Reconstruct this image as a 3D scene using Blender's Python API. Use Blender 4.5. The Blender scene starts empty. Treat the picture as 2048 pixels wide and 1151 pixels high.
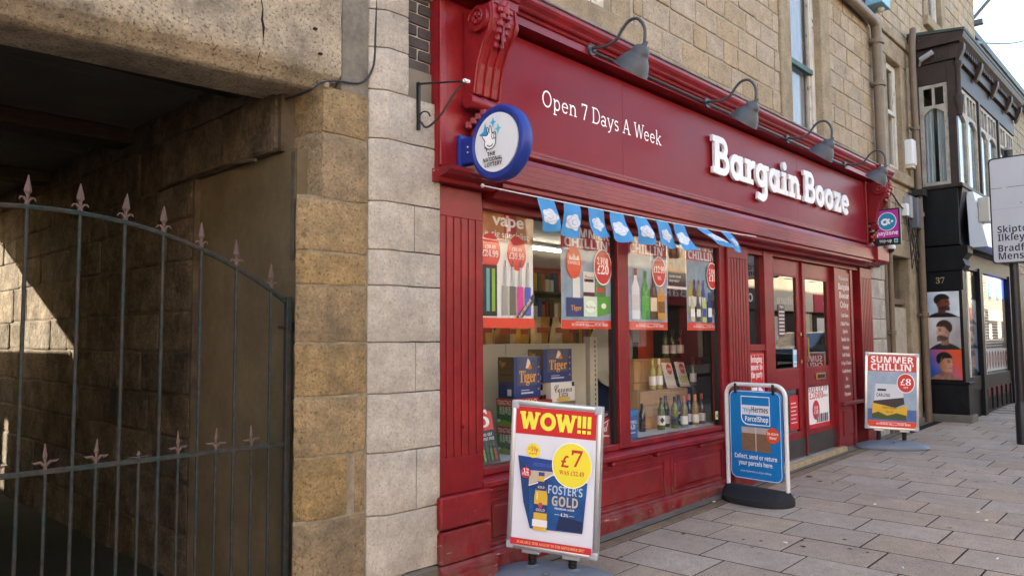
import bpy, bmesh, math, random
from mathutils import Vector, Matrix, noise
random.seed(11)
S = bpy.context.scene
R = math.radians

# ------------------------------------------------------------------ camera
CX, CY, FP = 1024.0, 575.5, 1509.0
CAMH, CAMD = 1.55, 3.648
_p, _a, _r = R(3.83), R(43.2), R(-.37)
FW = Vector((math.cos(_a)*math.cos(_p), math.sin(_a)*math.cos(_p), math.sin(_p)))
RT0 = Vector((math.sin(_a), -math.cos(_a), 0)); UP0 = RT0.cross(FW)
RT = RT0*math.cos(_r)+UP0*math.sin(_r); UP = UP0*math.cos(_r)-RT0*math.sin(_r)
CAM = Vector((0, -CAMD, CAMH))
cd = bpy.data.cameras.new('camera'); cam = bpy.data.objects.new('camera', cd); S.collection.objects.link(cam)
cd.sensor_width = 36; cd.lens = FP/2048*36; cd.clip_end = 600; cd.clip_start = .05
cam.matrix_world = Matrix(((RT.x, UP.x, -FW.x, CAM.x), (RT.y, UP.y, -FW.y, CAM.y), (RT.z, UP.z, -FW.z, CAM.z), (0, 0, 0, 1)))
S.camera = cam
# ------------------------------------------------------------------ sky, sun, exposure
SUN = Vector((.6, -.8, -.357)).normalized()
SUN_EL = math.asin(-SUN.z)
w = bpy.data.worlds.new('World'); S.world = w; w.use_nodes = True
nt = w.node_tree; bg = nt.nodes['Background']
sky = nt.nodes.new('ShaderNodeTexSky'); sky.sky_type = 'NISHITA'; sky.sun_disc = False
sky.sun_elevation = SUN_EL; sky.sun_rotation = math.atan2(-SUN.x, -SUN.y) % (2*math.pi)
sky.air_density = 1.0; sky.dust_density = 3.5; sky.ozone_density = .6
nt.links.new(sky.outputs[0], bg.inputs[0]); bg.inputs[1].default_value = .15
sl = bpy.data.lights.new('sun', 'SUN'); sl.energy = 5.0; sl.angle = R(.53); sl.color = (1, .93, .82)
so = bpy.data.objects.new('sun', sl); S.collection.objects.link(so)
so.rotation_euler = SUN.to_track_quat('-Z', 'Y').to_euler()
S.view_settings.view_transform = 'Standard'; S.view_settings.look = 'None'; S.view_settings.gamma = 1
S.view_settings.exposure = 2.7
S.cycles.use_denoising = True; S.cycles.max_bounces = 8; S.cycles.transparent_max_bounces = 16
S.cycles.caustics_reflective = False; S.cycles.caustics_refractive = False
S.cycles.sample_clamp_indirect = 6

# ------------------------------------------------------------------ pixel -> place
def ray(px, py): return FW+RT*((px-CX)/FP)-UP*((py-CY)/FP)
def PY(px, py, y):                     # on the plane y
    d = ray(px, py); return CAM+d*((y-CAM.y)/d.y)
def PX(px, py, x):
    d = ray(px, py); return CAM+d*((x-CAM.x)/d.x)
def PZ(px, py, z):
    d = ray(px, py); return CAM+d*((z-CAM.z)/d.z)
def proj(P):
    v = Vector(P)-CAM; z = v.dot(FW)
    return (CX+FP*v.dot(RT)/z, CY-FP*v.dot(UP)/z) if z > .05 else (-9999, -9999)
def gz(x): return .0165*(x-5)          # the pavement climbs a little along the street
def inview(P, m=60):
    x, y = proj(P); return -m < x < 2048+m and -m < y < 1151+m

# ------------------------------------------------------------------ materials
def srgb(h):
    if isinstance(h, str):
        h = tuple(int(h[i:i+2], 16)/255 for i in (0, 2, 4))
        return tuple(c/12.92 if c <= .04045 else ((c+.055)/1.055)**2.4 for c in h)
    return h
MC = {}
def mat(name, col, rough=.6, metal=0, col2=None, sc=6, stretch=(1, 1, 1), lo=.35, hi=.65, bump=0, bs=60, rnd=0, huernd=0, speck=None, spsc=300, spth=.62, wear=None, wsc=14, wth=.68, wstretch=(1, 1, 1), coat=0, emit=0, spec=None, bdist=.01, detail=6, mott=(), dirt=None):
    if name in MC: return MC[name]
    m = bpy.data.materials.new(name); m.use_nodes = True; MC[name] = m
    N, L = m.node_tree.nodes, m.node_tree.links; b = N['Principled BSDF']
    col = srgb(col)
    b.inputs['Roughness'].default_value = rough; b.inputs['Metallic'].default_value = metal
    b.inputs['Specular IOR Level'].default_value = (spec if spec is not None else (.12 if rough >= .8 else .4)); b.inputs['Coat Weight'].default_value = coat
    b.inputs['Coat Roughness'].default_value = .12
    c = None
    geo = N.new('ShaderNodeNewGeometry')
    def tex(scale, st=(1, 1, 1), det=detail, off=0):
        mp = N.new('ShaderNodeMapping'); mp.inputs['Scale'].default_value = st; mp.inputs['Location'].default_value = (off, off*2, -off)
        L.new(geo.outputs['Position'], mp.inputs[0]); t = N.new('ShaderNodeTexNoise'); t.inputs['Scale'].default_value = scale; t.inputs['Detail'].default_value = det
        t.inputs['Roughness'].default_value = .62
        L.new(mp.outputs[0], t.inputs['Vector']); return t.outputs['Fac']
    def ramp(v, a, bb):
        r = N.new('ShaderNodeMapRange'); r.inputs[1].default_value = a; r.inputs[2].default_value = bb; L.new(v, r.inputs[0]); return r.outputs[0]
    def mix(f, A, B, mode='MIX'):
        x = N.new('ShaderNodeMix'); x.data_type = 'RGBA'; x.blend_type = mode
        if isinstance(f, (int, float)): x.inputs[0].default_value = f
        else: L.new(f, x.inputs[0])
        for s, v in ((x.inputs[6], A), (x.inputs[7], B)):
            if isinstance(v, tuple): s.default_value = (*v[:3], 1)
            else: L.new(v, s)
        return x.outputs[2]
    c = col
    if col2 is not None: c = mix(ramp(tex(sc, stretch), lo, hi), col, srgb(col2))
    if speck is not None: c = mix(ramp(tex(spsc, det=2, off=3), spth, spth+.05), c, srgb(speck))
    if rnd:
        oi = N.new('ShaderNodeObjectInfo'); r = N.new('ShaderNodeMapRange'); r.inputs[3].default_value = 1-rnd; r.inputs[4].default_value = 1+rnd
        L.new(oi.outputs['Random'], r.inputs[0])
        h = N.new('ShaderNodeHueSaturation'); L.new(r.outputs[0], h.inputs['Value'])
        if huernd:
            mm = N.new('ShaderNodeMath'); mm.operation = 'MULTIPLY'; mm.inputs[1].default_value = 7.31; L.new(oi.outputs['Random'], mm.inputs[0])
            fr = N.new('ShaderNodeMath'); fr.operation = 'FRACT'; L.new(mm.outputs[0], fr.inputs[0])
            r2 = N.new('ShaderNodeMapRange'); r2.inputs[3].default_value = 1-huernd; r2.inputs[4].default_value = 1+huernd; L.new(fr.outputs[0], r2.inputs[0]); L.new(r2.outputs[0], h.inputs['Saturation'])
        if isinstance(c, tuple): h.inputs['Color'].default_value = (*c, 1)
        else: L.new(c, h.inputs['Color'])
        c = h.outputs[0]
    for k_, (ms, ma) in enumerate(mott):
        r3 = N.new('ShaderNodeMapRange'); r3.inputs[1].default_value = .3; r3.inputs[2].default_value = .7; r3.inputs[3].default_value = 1-ma; r3.inputs[4].default_value = 1+ma; r3.clamp = False
        L.new(tex(ms, (1, 1, 1), 3, 2+k_), r3.inputs[0]); h3 = N.new('ShaderNodeHueSaturation'); L.new(r3.outputs[0], h3.inputs['Value'])
        if isinstance(c, tuple): h3.inputs['Color'].default_value = (*c, 1)
        else: L.new(c, h3.inputs['Color'])
        c = h3.outputs[0]
    if dirt is not None:      # road dirt splashed up from the paving, in patches
        sx_ = N.new('ShaderNodeSeparateXYZ'); L.new(geo.outputs['Position'], sx_.inputs[0])
        zf = N.new('ShaderNodeMapRange'); zf.inputs[1].default_value = .45; zf.inputs[2].default_value = .0; zf.inputs[3].default_value = 0; zf.inputs[4].default_value = .62; L.new(sx_.outputs['Z'], zf.inputs[0])
        dm_ = N.new('ShaderNodeMath'); dm_.operation = 'MULTIPLY'; L.new(zf.outputs[0], dm_.inputs[0]); L.new(ramp(tex(7, (1, 1, 1), 8, 9), .42, .62), dm_.inputs[1])
        c = mix(dm_.outputs[0], c, srgb(dirt))
    if wear is not None:
        c = mix(ramp(tex(wsc, wstretch, 8, 5), wth, wth+.02), c, srgb(wear))
    if isinstance(c, tuple): b.inputs['Base Color'].default_value = (*c, 1)
    else: L.new(c, b.inputs['Base Color'])
    if bump:
        bn = N.new('ShaderNodeBump'); bn.inputs['Strength'].default_value = bump; bn.inputs['Distance'].default_value = bdist
        L.new(tex(bs, stretch, 8, 1), bn.inputs['Height']); L.new(bn.outputs[0], b.inputs['Normal'])
    if emit:
        b.inputs['Emission Color'].default_value = (*col, 1); b.inputs['Emission Strength'].default_value = emit
    return m
def flat(h, rough=.45):
    h = h.lower(); return mat('print_'+h+('' if rough == .45 else str(rough)), h, rough, col2=None)
def glass(name, tint=(.985, .99, .985), k=1.0, rough=0.0):
    if name in MC: return MC[name]
    m = bpy.data.materials.new(name); m.use_nodes = True; MC[name] = m
    N, L = m.node_tree.nodes, m.node_tree.links
    for n in list(N): N.remove(n)
    o = N.new('ShaderNodeOutputMaterial'); t = N.new('ShaderNodeBsdfTransparent'); g = N.new('ShaderNodeBsdfGlossy'); x = N.new('ShaderNodeMixShader')
    t.inputs[0].default_value = (*tint, 1); g.inputs['Roughness'].default_value = rough
    geo = N.new('ShaderNodeNewGeometry'); d = N.new('ShaderNodeVectorMath'); d.operation = 'DOT_PRODUCT'
    L.new(geo.outputs['Incoming'], d.inputs[0]); L.new(geo.outputs['Normal'], d.inputs[1])
    def mth(op, a, bb=None):
        q = N.new('ShaderNodeMath'); q.operation = op
        for i, v in enumerate((a, bb)):
            if v is None: continue
            if isinstance(v, (int, float)): q.inputs[i].default_value = v
            else: L.new(v, q.inputs[i])
        return q.outputs[0]
    c = mth('ABSOLUTE', d.outputs['Value']); s = mth('SUBTRACT', 1.0, c); s.node.use_clamp = True
    f5 = mth('POWER', s, 5.0); f = mth('MULTIPLY', f5, .96); f = mth('ADD', f, .045); f = mth('MULTIPLY', f, k); f.node.use_clamp = True
    L.new(f, x.inputs[0]); L.new(t.outputs[0], x.inputs[1]); L.new(g.outputs[0], x.inputs[2]); L.new(x.outputs[0], o.inputs[0])
    return m

RED = mat('red_gloss_paint', (.165, .006, .010), .36, col2=(.235, .011, .016), sc=1.7, spec=.35, bump=.10, bs=30, mott=((5, .15), (18, .08), (60, .06)), wear=(.32, .15, .13), wsc=20, wth=.725, dirt=(.16, .10, .08))
REDW = mat('red_paint_worn', (.155, .006, .010), .42, col2=(.22, .011, .015), sc=3, bump=.3, bs=30, spec=.35, mott=((9, .14), (45, .08)), dirt=(.17, .11, .09), wear=(.40, .27, .24), wsc=9, wth=.66, wstretch=(.5, 2, 5))
REDP = mat('red_panel_gloss', (.195, .009, .019), .34, col2=(.21, .010, .020), sc=2, coat=0, spec=.12, bump=.008, bs=8)
BLACKW = mat('black_paint_worn', (.006, .006, .007), .45, spec=.18, col2=(.011, .011, .013), sc=5, bump=.15, bs=30, wear=(.28, .26, .24), wsc=16, wth=.74)
TAN = mat('tan_sandstone', (.30, .215, .115), .9, col2=(.185, .14, .085), sc=3.4, lo=.42, hi=.66, bump=.7, bs=30, rnd=.10, huernd=.18, speck=(.16, .118, .072), spsc=55, spth=.58, bdist=.025, mott=((14, .22), (60, .22)))
LINT = mat('lintel_sandstone', (.38, .32, .23), .9, col2=(.19, .165, .13), sc=2.2, bump=.6, bs=40, speck=(.16, .13, .092), spsc=60, spth=.58, bdist=.02, lo=.42, hi=.64, mott=((11, .2), (55, .22)))
PALE = mat('pale_sandstone', (.435, .395, .34), .88, col2=(.35, .315, .268), sc=3.5, bump=.5, bs=45, rnd=.05, speck=(.29, .26, .21), spsc=70, spth=.60, bdist=.012, mott=((2.3, .13), (11, .12), (55, .13)))
WALL = mat('coursed_sandstone', (.39, .31, .215), .9, col2=(.335, .265, .185), sc=4, bump=.6, bs=30, rnd=.075, huernd=.16, speck=(.17, .11, .06), spsc=60, spth=.62, bdist=.014, mott=((10, .14), (38, .16)))
MORT = mat('lime_mortar', (.41, .365, .29), .95, col2=(.33, .29, .22), sc=9, bump=.4, bs=60)
JAMB = mat('dressed_sandstone', (.34, .27, .18), .9, col2=(.26, .205, .135), sc=3, bump=.3, bs=50, speck=(.15, .12, .08), spsc=60, spth=.62, mott=((6, .15), (40, .12)))
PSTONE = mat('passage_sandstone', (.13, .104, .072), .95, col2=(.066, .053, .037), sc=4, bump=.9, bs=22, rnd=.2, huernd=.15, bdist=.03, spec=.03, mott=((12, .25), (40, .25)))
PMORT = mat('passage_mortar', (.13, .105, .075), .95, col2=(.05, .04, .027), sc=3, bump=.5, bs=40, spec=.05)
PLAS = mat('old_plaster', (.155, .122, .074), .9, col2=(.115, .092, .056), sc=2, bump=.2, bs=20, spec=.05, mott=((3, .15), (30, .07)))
DARKW = mat('dark_timber', (.03, .02, .013), .8, col2=(.05, .033, .02), sc=8, stretch=(1, 6, 6), bump=.3, bs=20)
BOARD = mat('grey_ceiling_board', (.13, .12, .10), .9, col2=(.10, .09, .075), sc=2)
SLAB = mat('paving_slab', (.39, .303, .235), .85, col2=(.33, .26, .205), sc=1.6, bump=.3, bs=90, rnd=.075, huernd=.14, speck=(.13, .105, .08), spsc=110, spth=.6, bdist=.005, wear=(.15, .115, .09), wsc=5, wth=.70, mott=((7, .10), (70, .16)))
JOINT = mat('sandy_joint', (.032, .027, .021), .95, col2=(.02, .018, .015), sc=20)
CONC = mat('grey_concrete', (.19, .165, .135), .92, col2=(.14, .13, .115), sc=7, bump=.35, bs=90, speck=(.09, .085, .075), spsc=140, spth=.6)
STRIP = mat('brown_paver', (.24, .175, .115), .88, col2=(.18, .135, .09), sc=10, bump=.25, bs=90, rnd=.12)
ASPH = mat('asphalt', (.05, .05, .052), .9, col2=(.065, .064, .064), sc=4, bump=.4, bs=150)
IRON = mat('green_black_iron', (.017, .030, .028), .65, col2=(.04, .03, .024), sc=7, bump=.4, bs=60, spec=.25, mott=((30, .35),))
RUST = mat('pinkish_primer_iron', (.10, .064, .055), .75, col2=(.11, .07, .06), sc=30)
BLKM = mat('black_iron', (.012, .012, .012), .5, bump=.1, bs=60)
LAMPG = mat('grey_enamel', (.072, .078, .09), .5, col2=(.055, .06, .07), sc=12, bump=.05, bs=80)
LEAD = mat('grey_lead', (.33, .33, .32), .7, col2=(.18, .18, .17), sc=9, stretch=(.4, 3, 3), bump=.3, bs=30)
WHITE = mat('white_plastic', (.75, .75, .74), .35)
WPAINT = mat('peeling_white_paint', (.60, .57, .50), .6, col2=(.50, .46, .38), sc=6, bump=.3, bs=45, wear=(.13, .10, .08), wsc=20, wth=.62, wstretch=(1, 1, .35))
GREENP = mat('old_green_paint', (.06, .13, .115), .6, col2=(.03, .06, .05), sc=20)
PIPE = mat('brown_painted_pipe', (.20, .155, .11), .5, col2=(.16, .125, .09), sc=5)
PIPE2 = mat('tan_painted_pipe', (.17, .115, .07), .5, col2=(.13, .09, .06), sc=5)
WPAINT2 = mat('dull_peeling_paint', (.43, .40, .34), .65, col2=(.33, .30, .25), sc=6, bump=.3, bs=45, wear=(.12, .09, .07), wsc=18, wth=.645, wstretch=(1, 1, .35), mott=((9, .2),))
BROWN = mat('dark_brown_paint', (.055, .040, .034), .5, col2=(.036, .026, .023), sc=5, bump=.15, bs=40, spec=.15, wear=(.36, .31, .26), wsc=18, wth=.70)
ALU = mat('satin_aluminium', (.52, .53, .55), .35, metal=.85, bump=.02, bs=90)
GREYP = mat('slate_grey_plastic', (.16, .185, .22), .5, col2=(.14, .165, .195), sc=6, bump=.04, bs=40)
RUBB = mat('black_rubber', (.022, .023, .026), .8, col2=(.032, .033, .036), sc=120, bump=.2, bs=250)
PVCW = mat('white_powder_coat', (.68, .68, .68), .35)
CREAM = mat('cream_shelf_metal', (.55, .51, .42), .5)
WOOD = mat('pine_wood', (.50, .31, .14), .6, col2=(.38, .22, .09), sc=5, stretch=(8, 8, 1), bump=.1, bs=30)
GL = glass('shop_window_glass', k=.95)
GLD = glass('door_glass', (.42, .42, .42), k=2.6)
GLU = glass('upper_window_glass', (.9, .91, .92), k=.7)
NET = mat('net_curtain', (.42, .41, .39), .9, col2=(.28, .275, .265), sc=14, stretch=(5, 5, .2))
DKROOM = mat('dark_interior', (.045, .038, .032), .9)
BRASS = mat('brass', (.55, .36, .13), .35, metal=.9)
ENGB = mat('grey_brick', (.085, .075, .072), .8, col2=(.06, .053, .053), sc=10, bump=.3, bs=60, rnd=.15)

# ------------------------------------------------------------------ objects
COL = S.collection
WMODE = {}
def thing(name, label, cat, loc=(0, 0, 0), group=None, kind=None):
    o = bpy.data.objects.new(name, None); COL.objects.link(o); o.location = loc; o.empty_display_size = .1
    if label: o['label'] = label
    if cat: o['category'] = cat
    if group: o['group'] = group
    if kind: o['kind'] = kind
    WMODE[o.name] = True
    return o
def link(name, me, parent=None, label=None, cat=None, group=None, kind=None):
    o = bpy.data.objects.new(name, me); COL.objects.link(o)
    if parent is not None:
        o.parent = parent
        if parent.name in WMODE: o.matrix_parent_inverse = Matrix.Translation(-Vector(parent.location))
    for k, v in (('label', label), ('category', cat), ('group', group), ('kind', kind)):
        if v: o[k] = v
    return o
def frame(o, U, V=None):
    U = Vector(U).normalized(); V = Vector(V or (0, 0, 1)); N = U.cross(V).normalized(); o = Vector(o)
    return Matrix(((U.x, V.x, N.x, o.x), (U.y, V.y, N.y, o.y), (U.z, V.z, N.z, o.z), (0, 0, 0, 1)))
FRONT = lambda x, y, z: frame((x, y, z), (1, 0, 0))        # a sheet facing the street
SIDE = lambda x, y, z: frame((x, y, z), (0, -1, 0))        # a sheet facing down the street, towards the camera
class MB:
    def __init__(s, fr=None): s.v, s.f, s.mi, s.fr, s.cur = [], [], [], fr, 0
    def add(s, vs, fs):
        b = len(s.v)
        for p in vs: s.v.append(tuple(s.fr @ Vector(p)) if s.fr else tuple(p))
        for f in fs: s.f.append(tuple(b+i for i in f)); s.mi.append(s.cur)
        return s
    def box(s, x0, x1, y0, y1, z0, z1):
        return s.add([(x, y, z) for z in (z0, z1) for y in (y0, y1) for x in (x0, x1)], [(0, 2, 3, 1), (4, 5, 7, 6), (0, 1, 5, 4), (2, 6, 7, 3), (0, 4, 6, 2), (1, 3, 7, 5)])
    def prism(s, poly, axis, a0, a1):
        def P(q, a): return {'x': (a, q[0], q[1]), 'y': (q[0], a, q[1]), 'z': (q[0], q[1], a)}[axis]
        n = len(poly)
        return s.add([P(q, a0) for q in poly]+[P(q, a1) for q in poly], [tuple(range(n))[::-1], tuple(range(n, 2*n))]+[(i, (i+1) % n, n+(i+1) % n, n+i) for i in range(n)])
    def tube(s, pts, r, n=8, cap=True):
        pts = [Vector(p) for p in pts]; rs = r if isinstance(r, (list, tuple)) else [r]*len(pts); vs, fs = [], []
        up = None
        for i, p in enumerate(pts):
            t = (pts[min(i+1, len(pts)-1)]-pts[max(i-1, 0)]).normalized()
            if up is None: up = t.orthogonal().normalized()
            up = (up-t*up.dot(t)).normalized(); b = t.cross(up)
            for k in range(n):
                a = 2*math.pi*k/n; vs.append(p+(up*math.cos(a)+b*math.sin(a))*rs[i])
        for i in range(len(pts)-1):
            for k in range(n): fs.append((i*n+k, i*n+(k+1) % n, (i+1)*n+(k+1) % n, (i+1)*n+k))
        if cap: fs += [tuple(range(n))[::-1], tuple((len(pts)-1)*n+k for k in range(n))]
        return s.add(vs, fs)
    def lathe(s, prof, c=(0, 0, 0), n=16, axis='z', sx=1, sy=1):
        vs, fs = [], []
        for (r, h) in prof:
            for k in range(n):
                a = 2*math.pi*k/n; u, v_ = r*math.cos(a)*sx, r*math.sin(a)*sy
                q = {'z': (u, v_, h), 'x': (h, u, v_), 'y': (u, h, v_)}[axis]
                vs.append((q[0]+c[0], q[1]+c[1], q[2]+c[2]))
        m = len(prof)
        for i in range(m-1):
            for k in range(n): fs.append((i*n+k, i*n+(k+1) % n, (i+1)*n+(k+1) % n, (i+1)*n+k))
        fs += [tuple(range(n))[::-1], tuple((m-1)*n+k for k in range(n))]
        return s.add(vs, fs)
    def ball(s, c, rx, ry=None, rz=None, n=10):
        ry = ry or rx; rz = rz or rx; vs, fs = [], []; m = n//2
        for i in range(1, m):
            t = math.pi*i/m
            for k in range(n): a = 2*math.pi*k/n; vs.append((c[0]+rx*math.sin(t)*math.cos(a), c[1]+ry*math.sin(t)*math.sin(a), c[2]+rz*math.cos(t)))
        vs += [(c[0], c[1], c[2]+rz), (c[0], c[1], c[2]-rz)]
        for i in range(m-2):
            for k in range(n): fs.append((i*n+k, (i+1)*n+k, (i+1)*n+(k+1) % n, i*n+(k+1) % n))
        T = (m-1)*n
        for k in range(n): fs.append((T, k, (k+1) % n)); fs.append((T+1, (m-2)*n+(k+1) % n, (m-2)*n+k))
        return s.add(vs, fs)
    def mesh(s, name, mats, smooth=False, bevel=0, seg=1, sub=0, amp=0, nsc=6, recalc=True):
        me = bpy.data.meshes.new(name); me.from_pydata(s.v, [], s.f)
        mats = mats if isinstance(mats, (list, tuple)) else [mats]
        for m in mats: me.materials.append(m)
        if len(mats) > 1: me.polygons.foreach_set('material_index', s.mi)
        if recalc or bevel or sub:
            bm = bmesh.new(); bm.from_mesh(me)
            if recalc: bmesh.ops.recalc_face_normals(bm, faces=bm.faces)
            if bevel:
                es = [e for e in bm.edges if len(e.link_faces) == 2 and e.calc_face_angle(0) > .5]
                bmesh.ops.bevel(bm, geom=es, offset=bevel, segments=seg, affect='EDGES', profile=.6, clamp_overlap=True)
            if sub:
                bmesh.ops.subdivide_edges(bm, edges=bm.edges[:], cuts=sub, use_grid_fill=True)
                bm.normal_update()
                for v in bm.verts:
                    n = noise.noise_vector(v.co*nsc)+noise.noise_vector(v.co*nsc*2.7)*.5; v.co += n*amp
            bm.to_mesh(me); bm.free()
        if smooth:
            me.polygons.foreach_set('use_smooth', [True]*len(me.polygons))
            if hasattr(me, 'set_sharp_from_angle'): me.set_sharp_from_angle(angle=R(40))
        return me
    def build(s, name, mats, parent=None, label=None, cat=None, group=None, kind=None, **k):
        return link(name, s.mesh(name, mats, **k), parent, label, cat, group, kind)
def bx(name, m, parent, x0, x1, y0, y1, z0, z1, bevel=0, fr=None, **k): return MB(fr).box(x0, x1, y0, y1, z0, z1).build(name, m, parent, bevel=bevel, **k)
def copy_tree(o, loc, **props):
    c = o.copy(); COL.objects.link(c); c.location = loc
    for k, v in props.items(): c[k] = v
    def rec(a, b):
        for ch in [x for x in bpy.data.objects if x.parent == a]:
            d = ch.copy(); COL.objects.link(d); d.parent = b; d.matrix_parent_inverse = ch.matrix_parent_inverse.copy(); rec(ch, d)
    rec(o, c); return c

# ------------------------------------------------------------------ lettering
_cu = bpy.data.curves.new('lettering', 'FONT'); _co = bpy.data.objects.new('lettering', _cu); COL.objects.link(_co)
_cu.resolution_u = 3
FB = {'b': (0x1D5D4, 0x1D7EC), 's': (0x1D400, 0x1D7CE), 'm': (0x1D670, 0x1D7F6), 'x': (0x1D4D0, None)}
TC = {}
def tmesh(t, font, off):
    k = (t, font, off)
    if k in TC: return TC[k]
    o = []
    for c in t:
        if font in FB:
            b, d = FB[font]
            if 'A' <= c <= 'Z': c = chr(b+ord(c)-65)
            elif 'a' <= c <= 'z': c = chr(b+26+ord(c)-97)
            elif c.isdigit() and d: c = chr(d+ord(c)-48)
        o.append(c)
    _cu.body = ''.join(o); _cu.offset = off; _cu.size = 1.4
    me = _co.to_mesh(); vs = [(v.co.x, v.co.y) for v in me.vertices]; fs = [tuple(p.vertices) for p in me.polygons]; _co.to_mesh_clear()
    if not vs: vs, fs = [(0, 0), (1, 0), (0, 1)], []
    x0 = min(v[0] for v in vs); x1 = max(v[0] for v in vs)
    TC[k] = ([(a-x0, b) for a, b in vs], fs, x1-x0); return TC[k]
class Canvas:                                               # flat print on one sheet: u to the right, v up
    def __init__(s, fr, eps=.0004): s.mb = MB(fr); s.mats = []; s.n = 1; s.eps = eps
    def mi(s, col):
        m = flat(col) if isinstance(col, str) else col
        if m not in s.mats: s.mats.append(m)
        s.mb.cur = s.mats.index(m); s.n += 1; return s.n*s.eps
    def poly(s, pts, col): z = s.mi(col); s.mb.add([(u, v, z) for u, v in pts], [tuple(range(len(pts)))]); return s
    def rect(s, a, b, c, d, col): return s.poly([(a, b), (c, b), (c, d), (a, d)], col)
    def ell(s, a, b, ra, rb, col, n=28): return s.poly([(a+ra*math.cos(2*math.pi*i/n), b+rb*math.sin(2*math.pi*i/n)) for i in range(n)], col)
    def text(s, t, u, v, h, col, font='b', w=None, al='c', off=0, rot=0, mirror=False):
        vs, fs, tw = tmesh(t, font, off); sx = (w/tw if w else h); W = tw*sx; z = s.mi(col)
        du = {'c': -W/2, 'l': 0, 'r': -W}[al]; ca, sa = math.cos(rot), math.sin(rot); out = []
        for a, b in vs:
            a = a*sx+du; b *= h
            if mirror: a = -a
            out.append((u+a*ca-b*sa, v+a*sa+b*ca, z))
        s.mb.add(out, fs); return s
    def stroke(s, pts, wd, col):
        z = s.mi(col); vs, fs = strip2(pts, wd); s.mb.add([(a, b, z) for a, b in vs], fs); return s
    def build(s, parent, name='print', **k): return s.mb.build(name, s.mats, parent, recalc=False, **k)
def strip2(pts, wd):
    vs, fs = [], []; n = len(pts)
    closed = n > 3 and (pts[0][0]-pts[-1][0])**2+(pts[0][1]-pts[-1][1])**2 < 1e-8
    for i in range(n):
        if closed: a, b = pts[(i-1) % (n-1)], pts[(i+1) % (n-1)]
        else: a, b = pts[max(i-1, 0)], pts[min(i+1, n-1)]
        dx, dy = b[0]-a[0], b[1]-a[1]; l = math.hypot(dx, dy) or 1; nx, ny = -dy/l*wd/2, dx/l*wd/2
        vs += [(pts[i][0]+nx, pts[i][1]+ny), (pts[i][0]-nx, pts[i][1]-ny)]
    for i in range(n-1): fs.append((2*i, 2*i+1, 2*i+3, 2*i+2))
    return vs, fs
def arc(cx, cy, rx, ry, a0, a1, n=16): return [(cx+rx*math.cos(R(a0+(a1-a0)*i/n)), cy+ry*math.sin(R(a0+(a1-a0)*i/n))) for i in range(n+1)]
SLABF = {   # slab letters as pen strokes: (points, width); advance
 'B': ([([(.2, 0), (.2, 1)], .25), ([(.0, .08), (.5, .08)], .16), ([(.0, .92), (.5, .92)], .16), ([(.2, .92), (.42, .92)]+arc(.42, .72, .2, .2, 90, -90)+[(.2, .52)], .17), ([(.2, .51), (.46, .51)]+arc(.46, .295, .22, .215, 90, -90)+[(.2, .08)], .18)], .80),
 'a': ([(arc(.31, .33, .21, .26, 0, 360, 24), .2), ([(.55, 0), (.55, .68)], .21), ([(.55, .07), (.76, .07)], .14)], .76),
 'r': ([([(.2, 0), (.2, .68)], .21), ([(0, .07), (.42, .07)], .14), ([(0, .61), (.25, .61)], .14), (arc(.44, .32, .22, .26, 150, 70), .2)], .55),
 'g': ([(arc(.31, .35, .21, .25, 0, 360, 24), .19), ([(.55, .68), (.55, -.1)]+arc(.33, -.1, .22, .2, 0, -110, 10)+[(.1, -.25)], .2), ([(.5, .61), (.74, .61)], .13)], .73),
 'i': ([([(.2, 0), (.2, .68)], .21), ([(0, .07), (.40, .07)], .14), ([(0, .61), (.25, .61)], .14), (arc(.2, .88, .065, .065, 0, 360, 16), .13)], .44),
 'n': ([([(.2, 0), (.2, .68)], .21), ([(0, .07), (.36, .07)], .14), ([(0, .61), (.25, .61)], .14), (arc(.41, .38, .17, .21, 150, 0, 10)+[(.58, .0)], .2), ([(.50, .07), (.76, .07)], .14)], .77),
 'o': ([(arc(.32, .33, .22, .26, 0, 360, 24), .2)], .68),
 'z': ([([(.04, .60), (.54, .60)], .16), ([(.04, .08), (.56, .08)], .16), ([(.46, .60), (.14, .08)], .2), ([(.10, .60), (.10, .44)], .1), ([(.51, .08), (.51, .24)], .1)], .6),
 'e': ([(arc(.32, .33, .22, .26, -40, -360, 24), .19), ([(.12, .34), (.52, .34)], .12)], .68),
 'W': ([([(.15, 1), (.37, 0)], .25), ([(.37, 0), (.62, .93)], .19), ([(.62, .93), (.87, 0)], .25), ([(.87, 0), (1.1, 1)], .19), ([(0, .93), (.36, .93)], .14), ([(.94, .93), (1.26, .93)], .14), ([(.5, .93), (.72, .93)], .14)], 1.27),
 'O': ([(arc(.48, .5, .36, .40, 0, 360, 30), .24)], .97),
 '!': ([([(.14, 1), (.14, .32)], .21), ([(.14, .0), (.14, .19)], .2)], .30),
 ' ': ([], .22)}
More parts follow.
